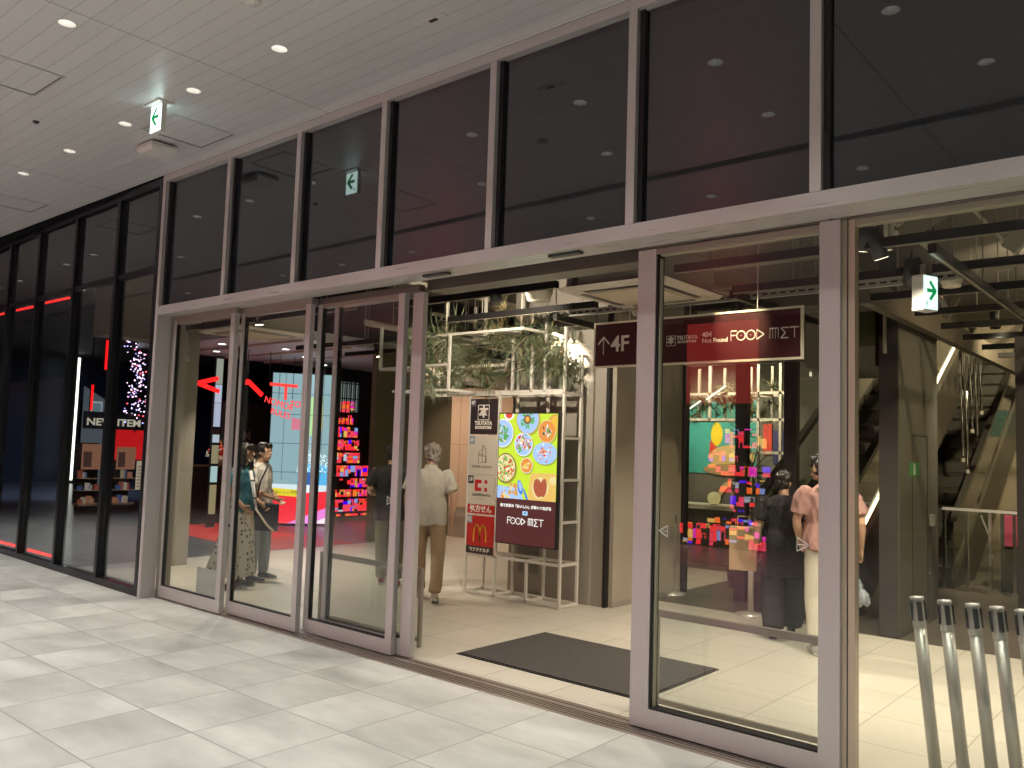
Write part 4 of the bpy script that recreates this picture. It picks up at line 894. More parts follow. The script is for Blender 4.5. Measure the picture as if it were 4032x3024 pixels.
MB().tube([(0, 0, 0), (0, 0, .1), (0, 0, .42)], [.012, .02, .022], 12).build('rolled_canopy', mat('umbrella_white', (.8, .78, .8), .2), t, True); MB().tube([(0, 0, .42), (0, 0, .55)], .007, 8).build('shaft', M_blackpl, t, True); MB().lathe([(.0235, .10), (.0235, .115)]).build('strap', M_blackpl, t); MB().lathe([(.0235, .30), (.0235, .312)]).build('strap', M_blackpl, t)
p3 = person((-8.889, 5.814, 0), face(.84, .54), 1.64, 'young man in white hoodie and grey blue trousers beside the woman with the dotted skirt',
    dict(kL=(-.10, .05, .49), kR=(.10, .0, .49), aL=(-.15, .02, .09), aR=(.16, .0, .09), eR=(.24, .0, 1.12), wR=(.14, .20, 1.04), turn=-.25, eL=(-.23, .0, 1.12), wL=(-.1, .2, 1.0)), mat('hoodie_white', (.62, .58, .54), .85, 0, .04, 30), mat('blue_grey_trousers', (.24, .27, .31), .8, 0, .08, 30), mat('navy_shoe', (.03, .04, .07), .6), blackhair, sleeve='short', build=1.08, long_top=.06, top_fold=.014, tightleg=1.1)
MB().tube([(-.09, -.06, 1.40), (-.11, -.1, 1.44), (0, -.125, 1.47), (.11, -.1, 1.44), (.09, -.04, 1.40)], [.03, .04, .045, .04, .03], 12).build('hood', MATS['hoodie_white'], p3, True)
t = empty('tote_bag', (-8.57, 5.68, .74), 'dark navy tote bag with cream strap hanging on the young man', 'bag', None, face(.84, .54))
MB().box(-.03, .03, -.17, .17, -.12, .20).build('bag_body', mat('navy_canvas', (.02, .024, .045), .8), t, bevel=.02); MB().tube([(.036, -.15, .2), (.034, .05, -.05), (.036, .14, -.12)], .014, 8).build('trim', mat('cream_strap', (.55, .48, .36), .8), t, True)
MB().tube([(.02, -.1, .2), (-.02, -.08, .45), (-.1, -.02, .66)], .011, 8).build('strap', mat('dark_strap', (.03, .025, .03), .7), t, True)
p4 = person((-7.60, 6.77, 0), face(-.62, .78), 1.68, 'man in black shirt and khaki trousers half hidden by the third door stile',
    dict(kR=(.10, .0, .49), aL=(-.10, .12, .09), eL=(-.26, -.05, 1.12), wL=(-.20, .12, 1.08)), mat('black_shirt', (.016, .013, .014), .8), mat('khaki_trousers', (.23, .20, .14), .8, 0, .08, 30), mat('red_shoe', (.45, .05, .05), .6), blackhair, build=1.1, long_top=.12, sole=(.6, .57, .5), tightleg=1.15)
p5 = person((-3.165, 7.72, 0), face(-.45, .89), 1.54, 'woman in loose black clothes seen from behind, leaning toward the man in pink',
    dict(turn=-.45, tilt=.14, kL=(-.11, .0, .48), kR=(.12, .08, .50), aL=(-.10, -.16, .12), aR=(.10, .14, .10), tL=-.5, eL=(-.26, -.05, 1.12), wL=(-.27, .05, .92)), mat('black_linen', (.013, .012, .013), .9, 0, .2, 30), mat('black_cotton', (.018, .018, .020), .9, 0, .2, 30), mat('black_sandal', (.02, .018, .02), .6), blackhair, build=1.2, long_top=.28, tightleg=1.75, sole=(.04, .04, .05), top_fold=.014)
p6 = person((-2.62, 7.34, 0), face(-.55, .83), 1.70, 'man in dusty pink t-shirt and white trousers behind the main post',
    dict(turn=.5, hx=-.05, kL=(-.10, .03, .49), aR=(.10, .1, .09), eR=(.27, -.05, 1.13), wR=(.30, .06, .90), eL=(-.25, .02, 1.12), wL=(-.20, .13, .95)), mat('pink_tee', (.36, .20, .17), .85, 0, .05, 30), mat('white_trousers', (.55, .51, .42), .8, 0, .04, 30), mat('grey_shoe', (.35, .33, .3), .7), blackhair, build=1.14, top_fold=.014, long_top=.02, tightleg=1.1)
MB().tube([(-.10, -.10, 1.42), (-.05, -.135, 1.32), (.12, -.14, 1.12), (.20, -.09, 1.0)], [(.014, .006)]*4, 10).build('shoulder_strap', M_blackpl, p6, True)
def sheet(name, pts, m, parent, th=.0):
    return MB().add(pts, [tuple(range(len(pts)))]).build(name, m, parent)
t = empty('plastic_bag', (-2.50, 7.36, .88), 'dark bag over a crumpled translucent bag carried by the man in pink', 'bag')
gb = MB(); gb.tube([(0, 0, .22), (-.02, 0, .12), (-.03, 0, -.02), (-.02, 0, -.12)], [.03, (.10, .05), (.14, .07), (.11, .05)], 14); remesh(gb, 'dark_bag', mat('bag_dark', (.03, .032, .04), .5), t, .012, .012, 14, 1, 2)
gb = MB(); gb.tube([(.02, 0, -.05), (.03, 0, -.2), (.06, 0, -.35), (.07, 0, -.42)], [.05, (.10, .06), (.16, .08), (.15, .07)], 14); remesh(gb, 'translucent_bag', mat('bag_grey', (.20, .22, .25), .35), t, .012, .03, 16, 5, 1)
t = empty('brown_paper_bag', (-3.60, 7.80, .56), 'brown paper bag hanging left of the woman in black', 'bag', None, .4)
MB().box(-.13, .13, -.06, .06, 0, .42).build('bag_body', mat('kraft_paper', (.42, .30, .17), .8, 0, .08, 12), t, bevel=.008); MB().tube([(-.06, 0, .42), (-.05, 0, .52), (.05, 0, .52), (.06, 0, .42)], .005, 6).build('handle', mat('kraft_paper', (0, 0, 0)), t, True)

# ------------------------------------------------------------------ red lit store at the left
M_navy = mat('navy_wall', (.012, .016, .035), .5, 0, .5, .6)
t = empty('navy_store_wall', (-31, 14, 0), 'dark navy back wall of the store far behind the left glazing', 'wall'); MB().box(-.2, 0, -9.4, 16, .001, 4.4).build('surface', M_navy, t)
for q in range(7): MB().box(.001, .012, -8+q*2.2, -7.94+q*2.2, .01, 4.3).build('joint', mat('navy_joint', (.04, .045, .06), .5), t)
t = empty('store_side_wall', (-20, 20, 0), 'black wall closing the store behind the neon letters', 'wall', None, R_(48)); MB().box(-4, 4.5, 0, .2, .001, 4.4).build('surface', M_darkwall, t)
t = empty('vertical_light_line', (-30, 12.18, .1), 'tall thin white vertical light line on the dark store wall', 'light strip'); MB().box(-.03, .03, -.05, .05, 0, 4.2).build('tube', emis('white_tube', (1, .97, .82), 5), t)
for x0, x1, y0, z0, z1, nm, lab in ((-12.57, -11.7, 4.60, .055, .085, 'red_floor_light', 'red light line at the foot of the dark glazing, nearest bay'), (-13.9, -12.98, 4.62, .055, .085, 'red_floor_light', 'red light line at the foot of the dark glazing, at the left edge'),
    (-14.9, -13.86, 5.4, 3.81, 3.84, 'red_ceiling_light', 'red light line high behind the dark glazing, nearest bay'), (-16.26, -15.25, 5.4, 3.79, 3.82, 'red_ceiling_light', 'red light line high behind the dark glazing, second bay'), (-17.6, -16.64, 5.4, 3.78, 3.81, 'red_ceiling_light', 'red light line high behind the dark glazing, at the left edge')):
    t = empty(nm, (x0, y0, z0), lab, 'light strip', 'red light lines behind the dark glazing'); MB().box(0, x1-x0, 0, .03, 0, z1-z0).build('tube', emis('red_tube', (1, .02, .015), 3), t); MB().box(0, x1-x0, .0305, .05, 0, z1-z0).build('profile', M_blackpl, t)
R_neon = emis('neon_red', (1, .008, .008), 2.6); R_neon2 = emis('neon_red_soft', (1, .05, .04), 1.5)
def neon(name, loc, strokes, lab, wd, m, parent=None, grp='red neon letters in the store'):
    t = parent or empty(name, loc, lab, 'neon sign', grp)
    g = MB()
    for a, b in strokes: g.bar((0, a[0], a[1]), (0, b[0], b[1]), .03, wd) if False else g.tube([(0, a[0], a[1]), (0, b[0], b[1])], [(.02, wd/2)]*2, 8)
    g.build('neon_tube', m, t)
    for y_ in (strokes[0][0][0],): MB().bar((-.03, y_, strokes[0][0][1]), (-.03, y_, strokes[0][0][1]+.9), .012).build('hanger', M_blackpl, t)
    return t
X0 = -13.3
neon('neon_letter', (X0, 7.36, 2.61), [((0, 0), (.38, .11)), ((0, 0), (.41, -.115))], 'red neon arrow letter pointing left, first of the large neon letters', .075, R_neon)
neon('neon_letter', (X0, 8.33, 2.72), [((0, 0), (-.13, -.07)), ((0, 0), (.30, -.23))], 'red neon roof shaped letter, second of the large neon letters', .085, R_neon)
neon('neon_letter', (X0, 8.79, 2.706), [((0, 0), (.59, .0)), ((.34, -.02), (.34, -.12)), ((.34, -.1), (.34, -.27))], 'red neon T letter in front of the video wall, third large letter', .06, R_neon2)
t = empty('neon_slogan', (X0, 8.80, 2.2), 'slanted red neon handwriting over the video wall', 'neon sign')
text('neon_writing', 'NOMOR', .17, (0, .20, .15), (PI/2, .22, PI/2), R_neon2, t, .004, .0); text('neon_writing', 'RULES', .16, (0, .24, -.03), (PI/2, .22, PI/2), R_neon2, t, .004, .0); MB().bar((-.02, .2, .24), (-.02, .2, 1.1), .008).build('hanger', M_blackpl, t)
t = empty('neon_small_letters', (X0, 9.30, 2.36), 'small red neon letters T O right of the neon handwriting', 'neon sign'); text('neon_writing', 'TO', .17, (0, .06, 0), WEST, R_neon2, t, .006, .001); MB().bar((-.02, 0, .1), (-.02, 0, .9), .008).build('hanger', M_blackpl, t)
# video wall
va = math.atan2(.81, .535)
V = empty('video_wall', (-14.02, 10.16, 0), 'tall video wall showing pale sky, snowy tree and red floor through the second door', 'video wall', None, math.atan2(1.015, .79))
MB().box(-.72, .62, .02, .14, .04, 3.05).build('case', M_blackpl, V)
def vp(pts, m, y_=.018, nm='picture'): return MB().poly([(p[0], y_, p[1]) for p in pts]).build(nm, m, V)
vp([(-.70, .75), (.60, .75), (.60, 3.03), (-.70, 3.03)], emis('vid_sky', (.36, .56, .62), .85)); g = MB()
for x in (-.45, .02, .30): g.box(x, x+.008, .012, .016, .9, 3.03)
for z in (2.62, 2.2, 1.62, 1.05): g.box(-.70, .60, .0115, .0155, z, z+.010)
g.build('window_grid', emis('vid_line', (.03, .06, .08), .6), V)
vp([(-.05, 1.75), (.28, 1.85), (.30, 2.6), (.0, 2.55)], emis('vid_green', (.45, .75, .35), .9), .0165); vp([(-.30, 1.9), (-.08, 1.9), (-.08, 2.1), (-.30, 2.15)], emis('vid_pink', (.85, .25, .35), .9), .0163); vp([(.1, 1.95), (.3, 1.9), (.3, 2.4), (.12, 2.4)], emis('vid_yel', (.95, .8, .3), .9), .0161)
vp([(-.15, .75), (.45, .70), (.48, 1.2), (-.12, 1.22)], emis('vid_blue', (.12, .55, .95), 1.), .0163); vp([(.02, .78), (.14, .78), (.14, 1.05), (.02, 1.05)], emis('vid_deep', (.02, .12, .4), 1.), .0160)
vp([(-.70, .66), (.60, .60), (.60, .80), (-.70, .82)], emis('vid_snow', (.8, .92, 1), 1.), .0158)
vp([(-.70, .04), (.60, .04), (.60, .70), (-.25, .62), (-.55, .66), (-.70, .5)], emis('vid_red', (.95, .03, .05), 1.1), .0155); vp([(-.3, .04), (.60, .04), (.60, .42)], emis('vid_magenta', (.9, .25, .75), 1.1), .0152); vp([(.15, .04), (.60, .04), (.60, .22)], emis('vid_white', (1, .85, .95), 1.1), .0149)
vp([(-.60, .60), (-.05, .56), (-.02, .70), (-.60, .74)], emis('vid_ticker', (.9, .75, .05), 1.), .0146); text('ticker_writing', 'おいしい時間', .075, (-.32, .013, .65), FRONT, mat('vid_ink', (.05, .04, .01), .5), V, .0005)
g = MB(); r = random.Random(5)
for i in range(300):
    a = r.uniform(0, PI); d = .42*r.random()**.6; cx, cz = .18+d*math.cos(a)*.8, 1.05+d*math.sin(a)*1.1; s = r.uniform(.004, .012); g.box(cx-s, cx+s, .0135-.00001*i, .0140, cz-s, cz+s)
g.build('snowy_branches', emis('vid_spark', (.8, .95, 1), 1.3), V)
# light column and dark graffiti wall
t = empty('light_column', (-14.6, 8.45, 0), 'narrow tall pale blue light column left of the second door stile', 'light column')
for i, (z0, z1, c_) in enumerate(((.25, .8, (.36, .30, .16)), (.85, 1.15, (.5, .7, .7)), (1.2, 1.55, (.34, .30, .18)), (1.6, 1.75, (.55, .65, .75)), (1.9, 2.35, (.5, .6, .8)), (2.36, 2.7, (.55, .65, .85)), (2.71, 3.2, (.40, .42, .36)))): MB().box(0, .02, .0, .13, z0, z1).build('lit_segment', emis('lc%d' % i, c_, .8), t)
MB().box(-.05, -.001, -.02, .15, .0, 3.25).build('back_plate', M_blackpl, t)
t = empty('graffiti_wall', (-16.8, 9.2, 0), 'dark wall with chalky graffiti strokes behind the neon letters', 'wall', None, R_(-3)); MB().box(-.1, 0, .75, 3.2, .001, 2.5).build('surface', mat('graffiti_ground', (.05, .042, .036), .7, 0, .8, 2.2), t)
text('graffiti', 'EM', .28, (.006, 1.25, 1.75), WEST, mat('chalk', (.30, .27, .22), .8), t, .002, .004); text('graffiti', 'VIVO', .34, (.006, 1.5, 1.15), (PI/2, .2, PI/2), MATS['chalk'], t, .002, 0)
# counter with flowers
t = empty('black_counter', (-15.6, 8.75, 0), 'black high counter carrying the flower arrangement', 'counter'); MB().box(-.35, .35, -.42, .9, .05, 1.10).build('body', mat('counter_black', (.015, .014, .015), .3), t, bevel=.01); MB().box(-.37, .37, -.44, .92, 1.1005, 1.134).build('top', mat('counter_top', (.06, .035, .022), .25), t); MB().box(-.30, .30, -.36, .84, .001, .0495).build('plinth', M_black, t)
t = empty('flower_arrangement', (-15.5, 9.22, 1.134), 'orange and red flowers in a cream pot on the black counter', 'flowers'); t.scale = (1.24, 1.24, 1.24)
MB().lathe([(.0, .0), (.10, 0), (.12, .17), (.112, .17), (.10, .02)]).build('pot', mat('pot_cream', (.65, .42, .24), .6), t, True)
v, f, mi = tuft(21, n=26, L_=.42, droop=.25, spread=1.4); me = bpy.data.meshes.new('stems'); me.from_pydata([(a, b, c+.17) for a, b, c in v], [], f); me.materials.append(mat('flower_orange', (.75, .25, .03), .5)); o = bpy.data.objects.new('orange_leaves', me); C.objects.link(o); o.parent = t
g = MB(); r = random.Random(8)
for i in range(26): g.ball((r.uniform(-.16, .16), r.uniform(-.2, .14), r.uniform(.18, .34)), r.uniform(.018, .04), 8, 6)
g.build('red_blossoms', mat('blossom', (.75, .05, .02), .5, 0, .4, 20), t, True)
g = MB()
for i in range(40): g.ball((r.uniform(-.18, .12), r.uniform(-.28, -.05), r.uniform(.08, .26)), r.uniform(.008, .018), 6, 5)
g.build('white_sprays', mat('spray', (.75, .7, .6), .6), t, True)
spot('counter_lamp', (.5, -.2, 1.6), (0, 0, .2), 26, (1, .75, .45), 60, .6, .03, t)
# red light on the dark floor, painted as flat sheets, plus added spots
M_rf = mat('painted_red_light', (.62, .02, .02), .35)
tag(MB().add([(-15.9, 8.8, .004), (-13.9, 7.55, .004), (-12.4, 7.4, .004), (-13.8, 9.1, .004), (-15.0, 9.6, .004)], [(0, 1, 2, 3, 4)]).build('red_light_patch', M_rf), 'bright red painted light patch on the floor behind the dotted skirt', 'painted glow')
tag(MB().add([(-13.3, 9.0, .004), (-11.12, 7.45, .004), (-11.12, 9.15, .004), (-12.7, 9.2, .004)], [(0, 1, 2, 3)]).build('red_light_patch', M_rf), 'red painted light patch on the floor right of the young man reaching the beige floor', 'painted glow')
spot('red_fill', (-14.2, 8.4, 3.2), (-14.2, 8.4, 0), 70, (1, .12, .08), 70, .5, .05); spot('red_fill', (-12.2, 8.5, 3.2), (-12.2, 8.6, 0), 22, (1, .25, .2), 60, .5, .05)  # added red spots that brighten the red sheets
spot('store_lamp', (-16, 7.0, 4.2), (-16, 7.0, 0), 150, (.8, .9, 1), 120, .8, .1); spot('store_lamp', (-24, 9.0, 4.2), (-26, 10, 0), 420, (.5, .6, 1), 130, .8, .1)
spot('store_lamp', (-12.5, 5.4, 4.3), (-12.5, 5.6, 0), 60, (.9, .95, 1), 110, .8, .1)
for x, y_ in ((-12.6, 8.6), (-13.4, 9.6), (-12.0, 9.9), (-14.2, 8.2), (-12.8, 11.2), (-14.4, 10.8), (-13.0, 7.6)):
    t = empty('store_downlight', (x, y_, 3.3), 'small lit downlight in the grey store ceiling', 'downlight', 'downlights in the store ceiling'); MB().lathe([(0, -.012), (.07, -.012), (.085, -.008), (.09, 0)], n=20).build('trim_ring', M_ring, t); MB().lathe([(0, -.0125), (.06, -.0126)], n=16).build('lens', M_dl, t)
for y_ in (7.9, 8.9, 9.8): tag(MB().box(-15.1, -11.15, y_, y_+.03, 3.262, 3.299).build('ceiling_trim', mat('pinkish_trim', (.5, .34, .30), .5)), 'thin pinkish trim line across the grey store ceiling, %s' % {7.9: 'front', 8.9: 'middle', 9.8: 'back'}[y_], 'trim')
# LED tile wall behind dark shelves
pal = [emis('t_red', (1, .03, .04), 1.5), emis('t_red2', (.95, .06, .12), 1.3), emis('t_orange', (1, .16, .02), 1.4), emis('t_yellow', (1, .55, .12), 1.1), emis('t_blue', (.06, .0, 1), 1.6), emis('t_lav', (.36, .45, .95), 1.), emis('t_mag', (.9, .02, .5), 1.3), emis('t_white', (.75, .8, .95), .9)]
wts = [7, 6, 5, 3, 2, 2, 1.4, 1]
L_ = empty('coloured_tile_wall', (-14.6, 10.95, 0), 'glowing red orange and blue tile wall behind thin black shelves at the third door', 'light wall')
def blocks(x_of, rows, seed, frac=.82, cell=.085):
    r = random.Random(seed); g = MB()
    for z0, z1, a, b in rows:
        y_ = a
        while y_ < b:
            w_ = cell*r.choice((.5, .7, 1, 1, 1.5)); zz = z0
            while zz < z1-.02:
                h_ = min(z1-zz, cell*r.choice((.5, .8, 1.1, 1.8)))
                if r.random() < frac:
                    g.k = r.choices(range(len(pal)), wts)[0]; g.k = g.k
                    if r.random() < .86: x_of(g, y_+.004, y_+w_-.004, zz+.004, zz+h_-.004)
                    else:
                        q = .012; x_of(g, y_+.004, y_+w_-.004, zz+h_-.004-q, zz+h_-.004); x_of(g, y_+.004, y_+.004+q, zz+.004, zz+h_-.0045-q); x_of(g, y_+w_-.004-q, y_+w_-.004, zz+.004, zz+h_-.0045-q)
                zz += h_
            y_ += w_
    return g
rows = [(2.24, 2.5, .48, .80), (1.98, 2.2, .36, .86), (1.70, 1.94, .10, .98), (1.42, 1.66, .05, 1.0), (1.15, 1.38, .0, 1.05), (.86, 1.10, .0, 1.5), (.62, .82, .55, 1.5), (.42, .58, .0, 1.5), (.10, .38, .0, 1.52), (-.0, .08, .5, 1.5)]
def xo(g, a, b, z0, z1):
    if b > a and z1 > z0: g.box(.0, .012, a, b, z0+.08, z1+.08)
blocks(xo, rows, 4, .85).build('lit_tiles', pal, L_)
g = MB()
for z in (.14, .47, .685, .92, 1.20, 1.49, 1.77, 2.05, 2.31, 2.62, 2.95, 3.2): g.box(.05, .09, -.05, 1.0 if z > 2.5 else 1.55, z, z+.022)
g.build('shelf_bars', M_black, L_)
g = MB()
for q in range(17): g.box(.0, .01, -.0+q*.06, .022+q*.06, 2.35, 3.0)
g.build('pale_slats', emis('slat', (.35, .42, .40), .6), L_)
g = MB()
for q in range(9): g.box(.03, .045, .02+q*.115, .034+q*.115, 2.05, 3.3)
g.build('upright_rods', M_black, L_); MB().box(-.06, -.02, -.1, 1.6, .06, 3.28).build('back_panel', mat('tile_back', (.03, .026, .025), .5), L_)
# NEW ITEM display
M_let = emis('letters_warm', (.9, .8, .6), .8)
t = empty('new_item_board', (-18, 7.5, 1.80), 'black board with pale letters NEW ITEM over the lit shelves', 'sign'); MB().box(-.06, 0, 0, 1.30, 0, .36).build('board', M_blackpl, t); text('writing', 'NEW ITEM', .21, (.006, .62, .14), WEST, M_let, t, .003, .005, sx=1.16); MB().bar((-.03, .1, .36), (-.03, .1, 2.5), .02).build('hanger', M_blackpl, t)
def shelf(y0, y1, lab, z1=1.5, seed=0):
    t = empty('lit_display_shelf', (-18, y0, .0), lab, 'display shelf', 'lit display shelves under the board'); w_ = y1-y0; r = random.Random(seed)
    MB().box(-.3, 0, 0, w_, .2, .24).build('shelf', mat('shelf_wood', (.5, .28, .16), .5), t); MB().box(-.32, -.301, 0, w_, .2, z1).build('back', M_blackpl, t)
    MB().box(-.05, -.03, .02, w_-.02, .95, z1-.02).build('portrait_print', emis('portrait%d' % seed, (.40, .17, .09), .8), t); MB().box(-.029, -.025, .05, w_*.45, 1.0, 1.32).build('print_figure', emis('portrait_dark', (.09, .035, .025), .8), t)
    for z in (.5, .75): MB().box(-.3, 0, 0, w_, z, z+.015).build('shelf', MATS['shelf_wood'], t)
    for i in range(14):
        zb = r.choice((.241, .516, .766)); a = r.uniform(.02, w_-.08)
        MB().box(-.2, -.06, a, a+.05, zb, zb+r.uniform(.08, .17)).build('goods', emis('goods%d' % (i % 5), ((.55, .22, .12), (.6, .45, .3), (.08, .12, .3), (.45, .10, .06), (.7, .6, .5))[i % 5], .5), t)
shelf(7.50, 7.98, 'lit shelf with warm portrait print left of the black mullion', 1.5, 1); shelf(8.22, 8.66, 'lit shelf with blue goods and a face print right of the mullion', 1.45, 2)
t = empty('red_graphic_panel', (-18.3, 8.3, .9), 'bright red graphic panel behind the lit display shelf', 'panel'); MB().box(-.02, 0, 0, .70, .25, .98).build('print', emis('redgraphic', (.75, .012, .015), 1.1), t); text('writing', 'LOR', .2, (.005, .30, .40), WEST, emis('redtext', (.6, .25, .2), .8), t, .002)
t = empty('price_poster', (-17.9, 8.62, .52), 'cream printed price sheet under the red graphic', 'poster'); MB().box(-.01, 0, 0, .20, 0, .62).build('sheet', emis('cream_sheet', (.62, .5, .34), .9), t); g = MB()
for i in range(7): g.box(.001, .003, .02, .18, .06+i*.07, .085+i*.07)
g.build('print_lines', emis('print_brown', (.35, .22, .14), .6), t)
t = empty('glowing_light_tree', (-18.1, 8.62, 1.95), 'tall tree of tiny pink white and blue lights behind the last dark pane', 'light tree')
gs = [MB() for _ in range(3)]; r = random.Random(12)
for i in range(190):
    z = 1.85*r.random()**1.0; w_ = .22+.10*math.sin(z*4+.5); y_ = r.uniform(-w_, w_) if z > .25 else r.uniform(-.34, .34); k = r.choices((0, 1, 2), (7, 3, 1.5))[0]; gs[k].ball((r.uniform(-.2, .2), y_, z), r.uniform(.010, .02), 6, 4)
for g, m_ in zip(gs, (emis('b_pink', (1, .65, .95), 5), emis('b_violet', (.45, .4, 1), 4), emis('b_red', (1, .1, .15), 4))): tag(g.build('bulbs', m_, t), kind='stuff')
MB().tube([(0, 0, -.2), (0, 0, 1.8)], .02, 8).build('pole', M_blackpl, t)
t = empty('mirrored_front_panel', (-19.2, 7.95, 0), 'cool grey glowing panel painted as a mirrored building front with a small window', 'panel'); MB().add([(0, 0, .55), (0, .50, .5), (0, .50, 2.45), (0, .0, 2.75)], [(0, 1, 2, 3)]).build('surface', emis('cool_grey', (.10, .12, .135), 1.), t)  # reflection of a building, put in as a glowing panel behind the glass
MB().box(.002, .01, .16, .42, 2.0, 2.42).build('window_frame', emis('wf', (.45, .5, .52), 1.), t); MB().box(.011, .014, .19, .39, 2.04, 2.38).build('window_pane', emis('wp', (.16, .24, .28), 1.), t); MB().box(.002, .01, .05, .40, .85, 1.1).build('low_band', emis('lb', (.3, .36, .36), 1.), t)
MB().box(-.12, -.02, .0, .5, .0, 2.4).build('support', M_blackpl, t)
for a, z0, z1, lab in ((7.35, 2.2, 2.75, 'short vertical red light line left of the mullion, lower'), (7.60, 3.1, 3.75, 'short vertical red light line left of the mullion, upper')):
    t = empty('red_vertical_light', (-18.6, a+.5, z0), lab, 'light strip', 'short vertical red light lines'); MB().box(0, .02, 0, .045, 0, z1-z0).build('tube', R_neon, t); MB().box(-.02, -.001, 0, .045, 0, z1-z0).build('profile', M_blackpl, t)

# ------------------------------------------------------------------ cafe behind the glass partition
t = empty('glass_partition', (-4.3, 9.2, 0), 'black mullioned glass partition in front of the cafe', 'glass partition')
for a, b in ((-5.17, -5.01), (-4.36, -4.22), (-3.775, -3.63), (-3.35, -3.28)): MB().box(a+4.3, b+4.3, 0, .10, .001, 2.75).build('mullion', M_pillar, t)
MB().box(-.87, 1.0, 0, .1, 2.7505, 2.86).build('head', M_head, t)
for a, b in ((-5.01, -4.36), (-4.22, -3.775), (-3.63, -3.35)): MB().box(a+4.301, b+4.299, .045, .05, .02, 2.75).build('pane', G_win, t)
t = empty('grey_stair_soffit', (-2.95, 9.3, 2.6), 'grey sloping soffit above the glass partition', 'soffit'); MB().box(-.35, .35, -.7, .6, 0, .9).build('box', mat('soffit_grey', (.16, .145, .11), .6), t)
CW = empty('cafe_mural_wall', (-6.6, 13.2, 0), 'teal mural wall with yellow and red shapes at the back of the cafe', 'mural wall')
MB().box(-3.4, 2.2, 0, .2, .001, 4.2).build('surface', mat('cafe_wall', (.12, .11, .09), .6), CW); MB().box(-.75, .75, -.02, -.001, 1.35, 2.6).build('teal_field', mat('teal', (.05, .34, .30), .6), CW)
def cdisc(cx, cz, rx, rz, m, yy, nm='painted_shape'): MB().poly([(cx+rx*math.cos(2*PI*i/24), yy, cz+rz*math.sin(2*PI*i/24)) for i in range(24)]).build(nm, m, CW)
cdisc(.02, 2.02, .11, .20, mat('mural_yellow', (.75, .55, .02), .6), -.025); MB().poly([(-.12, -.026, 1.60), (.06, -.026, 1.76), (-.10, -.026, 1.92)]).build('painted_shape', mat('mural_red', (.6, .05, .03), .6), CW)
cdisc(.30, 1.62, .42, .22, mat('mural_sand', (.55, .38, .16), .6), -.03); cdisc(.28, 1.42, .50, .10, mat('mural_sand2', (.35, .22, .10), .6), -.035); MB().box(.85, 1.0, -.03, -.021, 1.7, 2.2).build('painted_shape', MATS['mural_red'], CW); MB().box(1.02, 1.3, -.03, -.021, 1.55, 2.1).build('painted_shape', mat('mural_navy', (.03, .03, .12), .6), CW)
g = MB(); vs = []; n = 16
for i in range(n+1): a = PI*i/n; vs += [(.30+.30*math.cos(a), -.04, .72+.52*math.sin(a)), (.30+.22*math.cos(a), -.04, .72+.42*math.sin(a))]
g.add(vs, [(2*i, 2*i+1, 2*i+3, 2*i+2) for i in range(n)]).build('painted_arch', MATS['mural_sand'], CW)
spot('cafe_lamp', (-6.4, 11.4, 3.2), (-6.5, 13.1, 1.5), 110, (1, .85, .6), 90, .7, .05); spot('cafe_lamp', (-4.9, 9.5, 3.6), (-5.3, 11.5, 1.2), 110, (1, .82, .55), 110, .7, .05)
for x, y_, w_, lab in ((-6.2, 12.0, 1.3, 'long pale cafe counter in front of the mural'), (-5.2, 12.3, .9, 'pale cafe table right of the long counter')):
    t = empty('cafe_counter', (x, y_, 0), lab, 'counter'); MB().box(-w_/2, w_/2, -.3, .3, .84, .90).build('top', mat('counter_pale', (.5, .46, .38), .4), t); MB().box(-w_/2+.1, w_/2-.1, -.2, .2, .001, .8395).build('base', mat('counter_dark', (.05, .045, .035), .6), t)
    MB().box(-w_/2+.2, -w_/2+.45, -.31, -.301, .35, .8).build('menu_card', mat('menu_pale', (.55, .5, .35), .6), t)
t = empty('round_lamp_ball', (-6.0, 11.95, .90), 'pale yellow round lamp on the cafe counter', 'lamp'); MB().ball((0, 0, .1), (.10, .10, .10), 16, 12).build('globe', emis('globe', (.9, .72, .3), .5), t, True); MB().lathe([(.05, 0), (.04, .02), (0, .02)]).build('foot', M_blackpl, t)
for x, y_, h_, hd_, c_, lab in ((-6.98, 12.05, 1.62, 2.4, (.03, .05, .07), 'dark clothed person standing at the far left of the cafe'), (-5.75, 12.6, 1.6, .4, (.03, .03, .035), 'person in black behind the cafe counter by the lamp'), (-5.25, 12.9, 1.58, 1.2, (.05, .02, .04), 'person in dark purple top at the back of the cafe')):
    person((x, y_, 0), hd_, h_, lab, dict(), mat('cafe_cloth%d' % int(c_[0]*1000+c_[1]*100), c_, .8), mat('cafe_trousers', (.03, .03, .04), .8), M_blackpl, blackhair)
RK2 = empty('second_white_frame', (-5.2, 10.5, 0), 'second white square tube frame with plants inside the cafe', 'display frame'); g = MB()
def r2(a, b): g.bar((a[0]+5.2, a[1], a[2]), (b[0]+5.2, b[1], b[2]), .035)
for x in (-6.15, -5.75, -5.35, -4.95, -4.65, -4.35):
    r2((x, 0, 1.28 if x > -5.1 else 2.13), (x, 0, 2.9)); r2((x, .45, 2.15), (x, .45, 2.9)); r2((x, .016, 2.15), (x, .434, 2.15)); r2((x, .016, 2.5), (x, .434, 2.5))
for z in (1.30, 1.72, 2.15, 2.5): r2((-6.2 if z > 2 else -5.0, 0, z), (-4.3, 0, z)); 
for z in (2.15, 2.5): r2((-6.2, .45, z), (-4.3, .45, z))
for x in (-4.95, -4.35): r2((x, 0, .02), (x, 0, 1.26))
g.build('frame', M_rack, RK2)
for i in range(26): place_plant((rp.uniform(-6.1, -4.4), 10.5+rp.uniform(-.1, .5), rp.uniform(2.2, 2.6)), rp.choice((1, 3, 1, 4)), 'dim air plant on the second white frame in the cafe', rp.uniform(.8, 1.2), 'air plants on the second white frame')
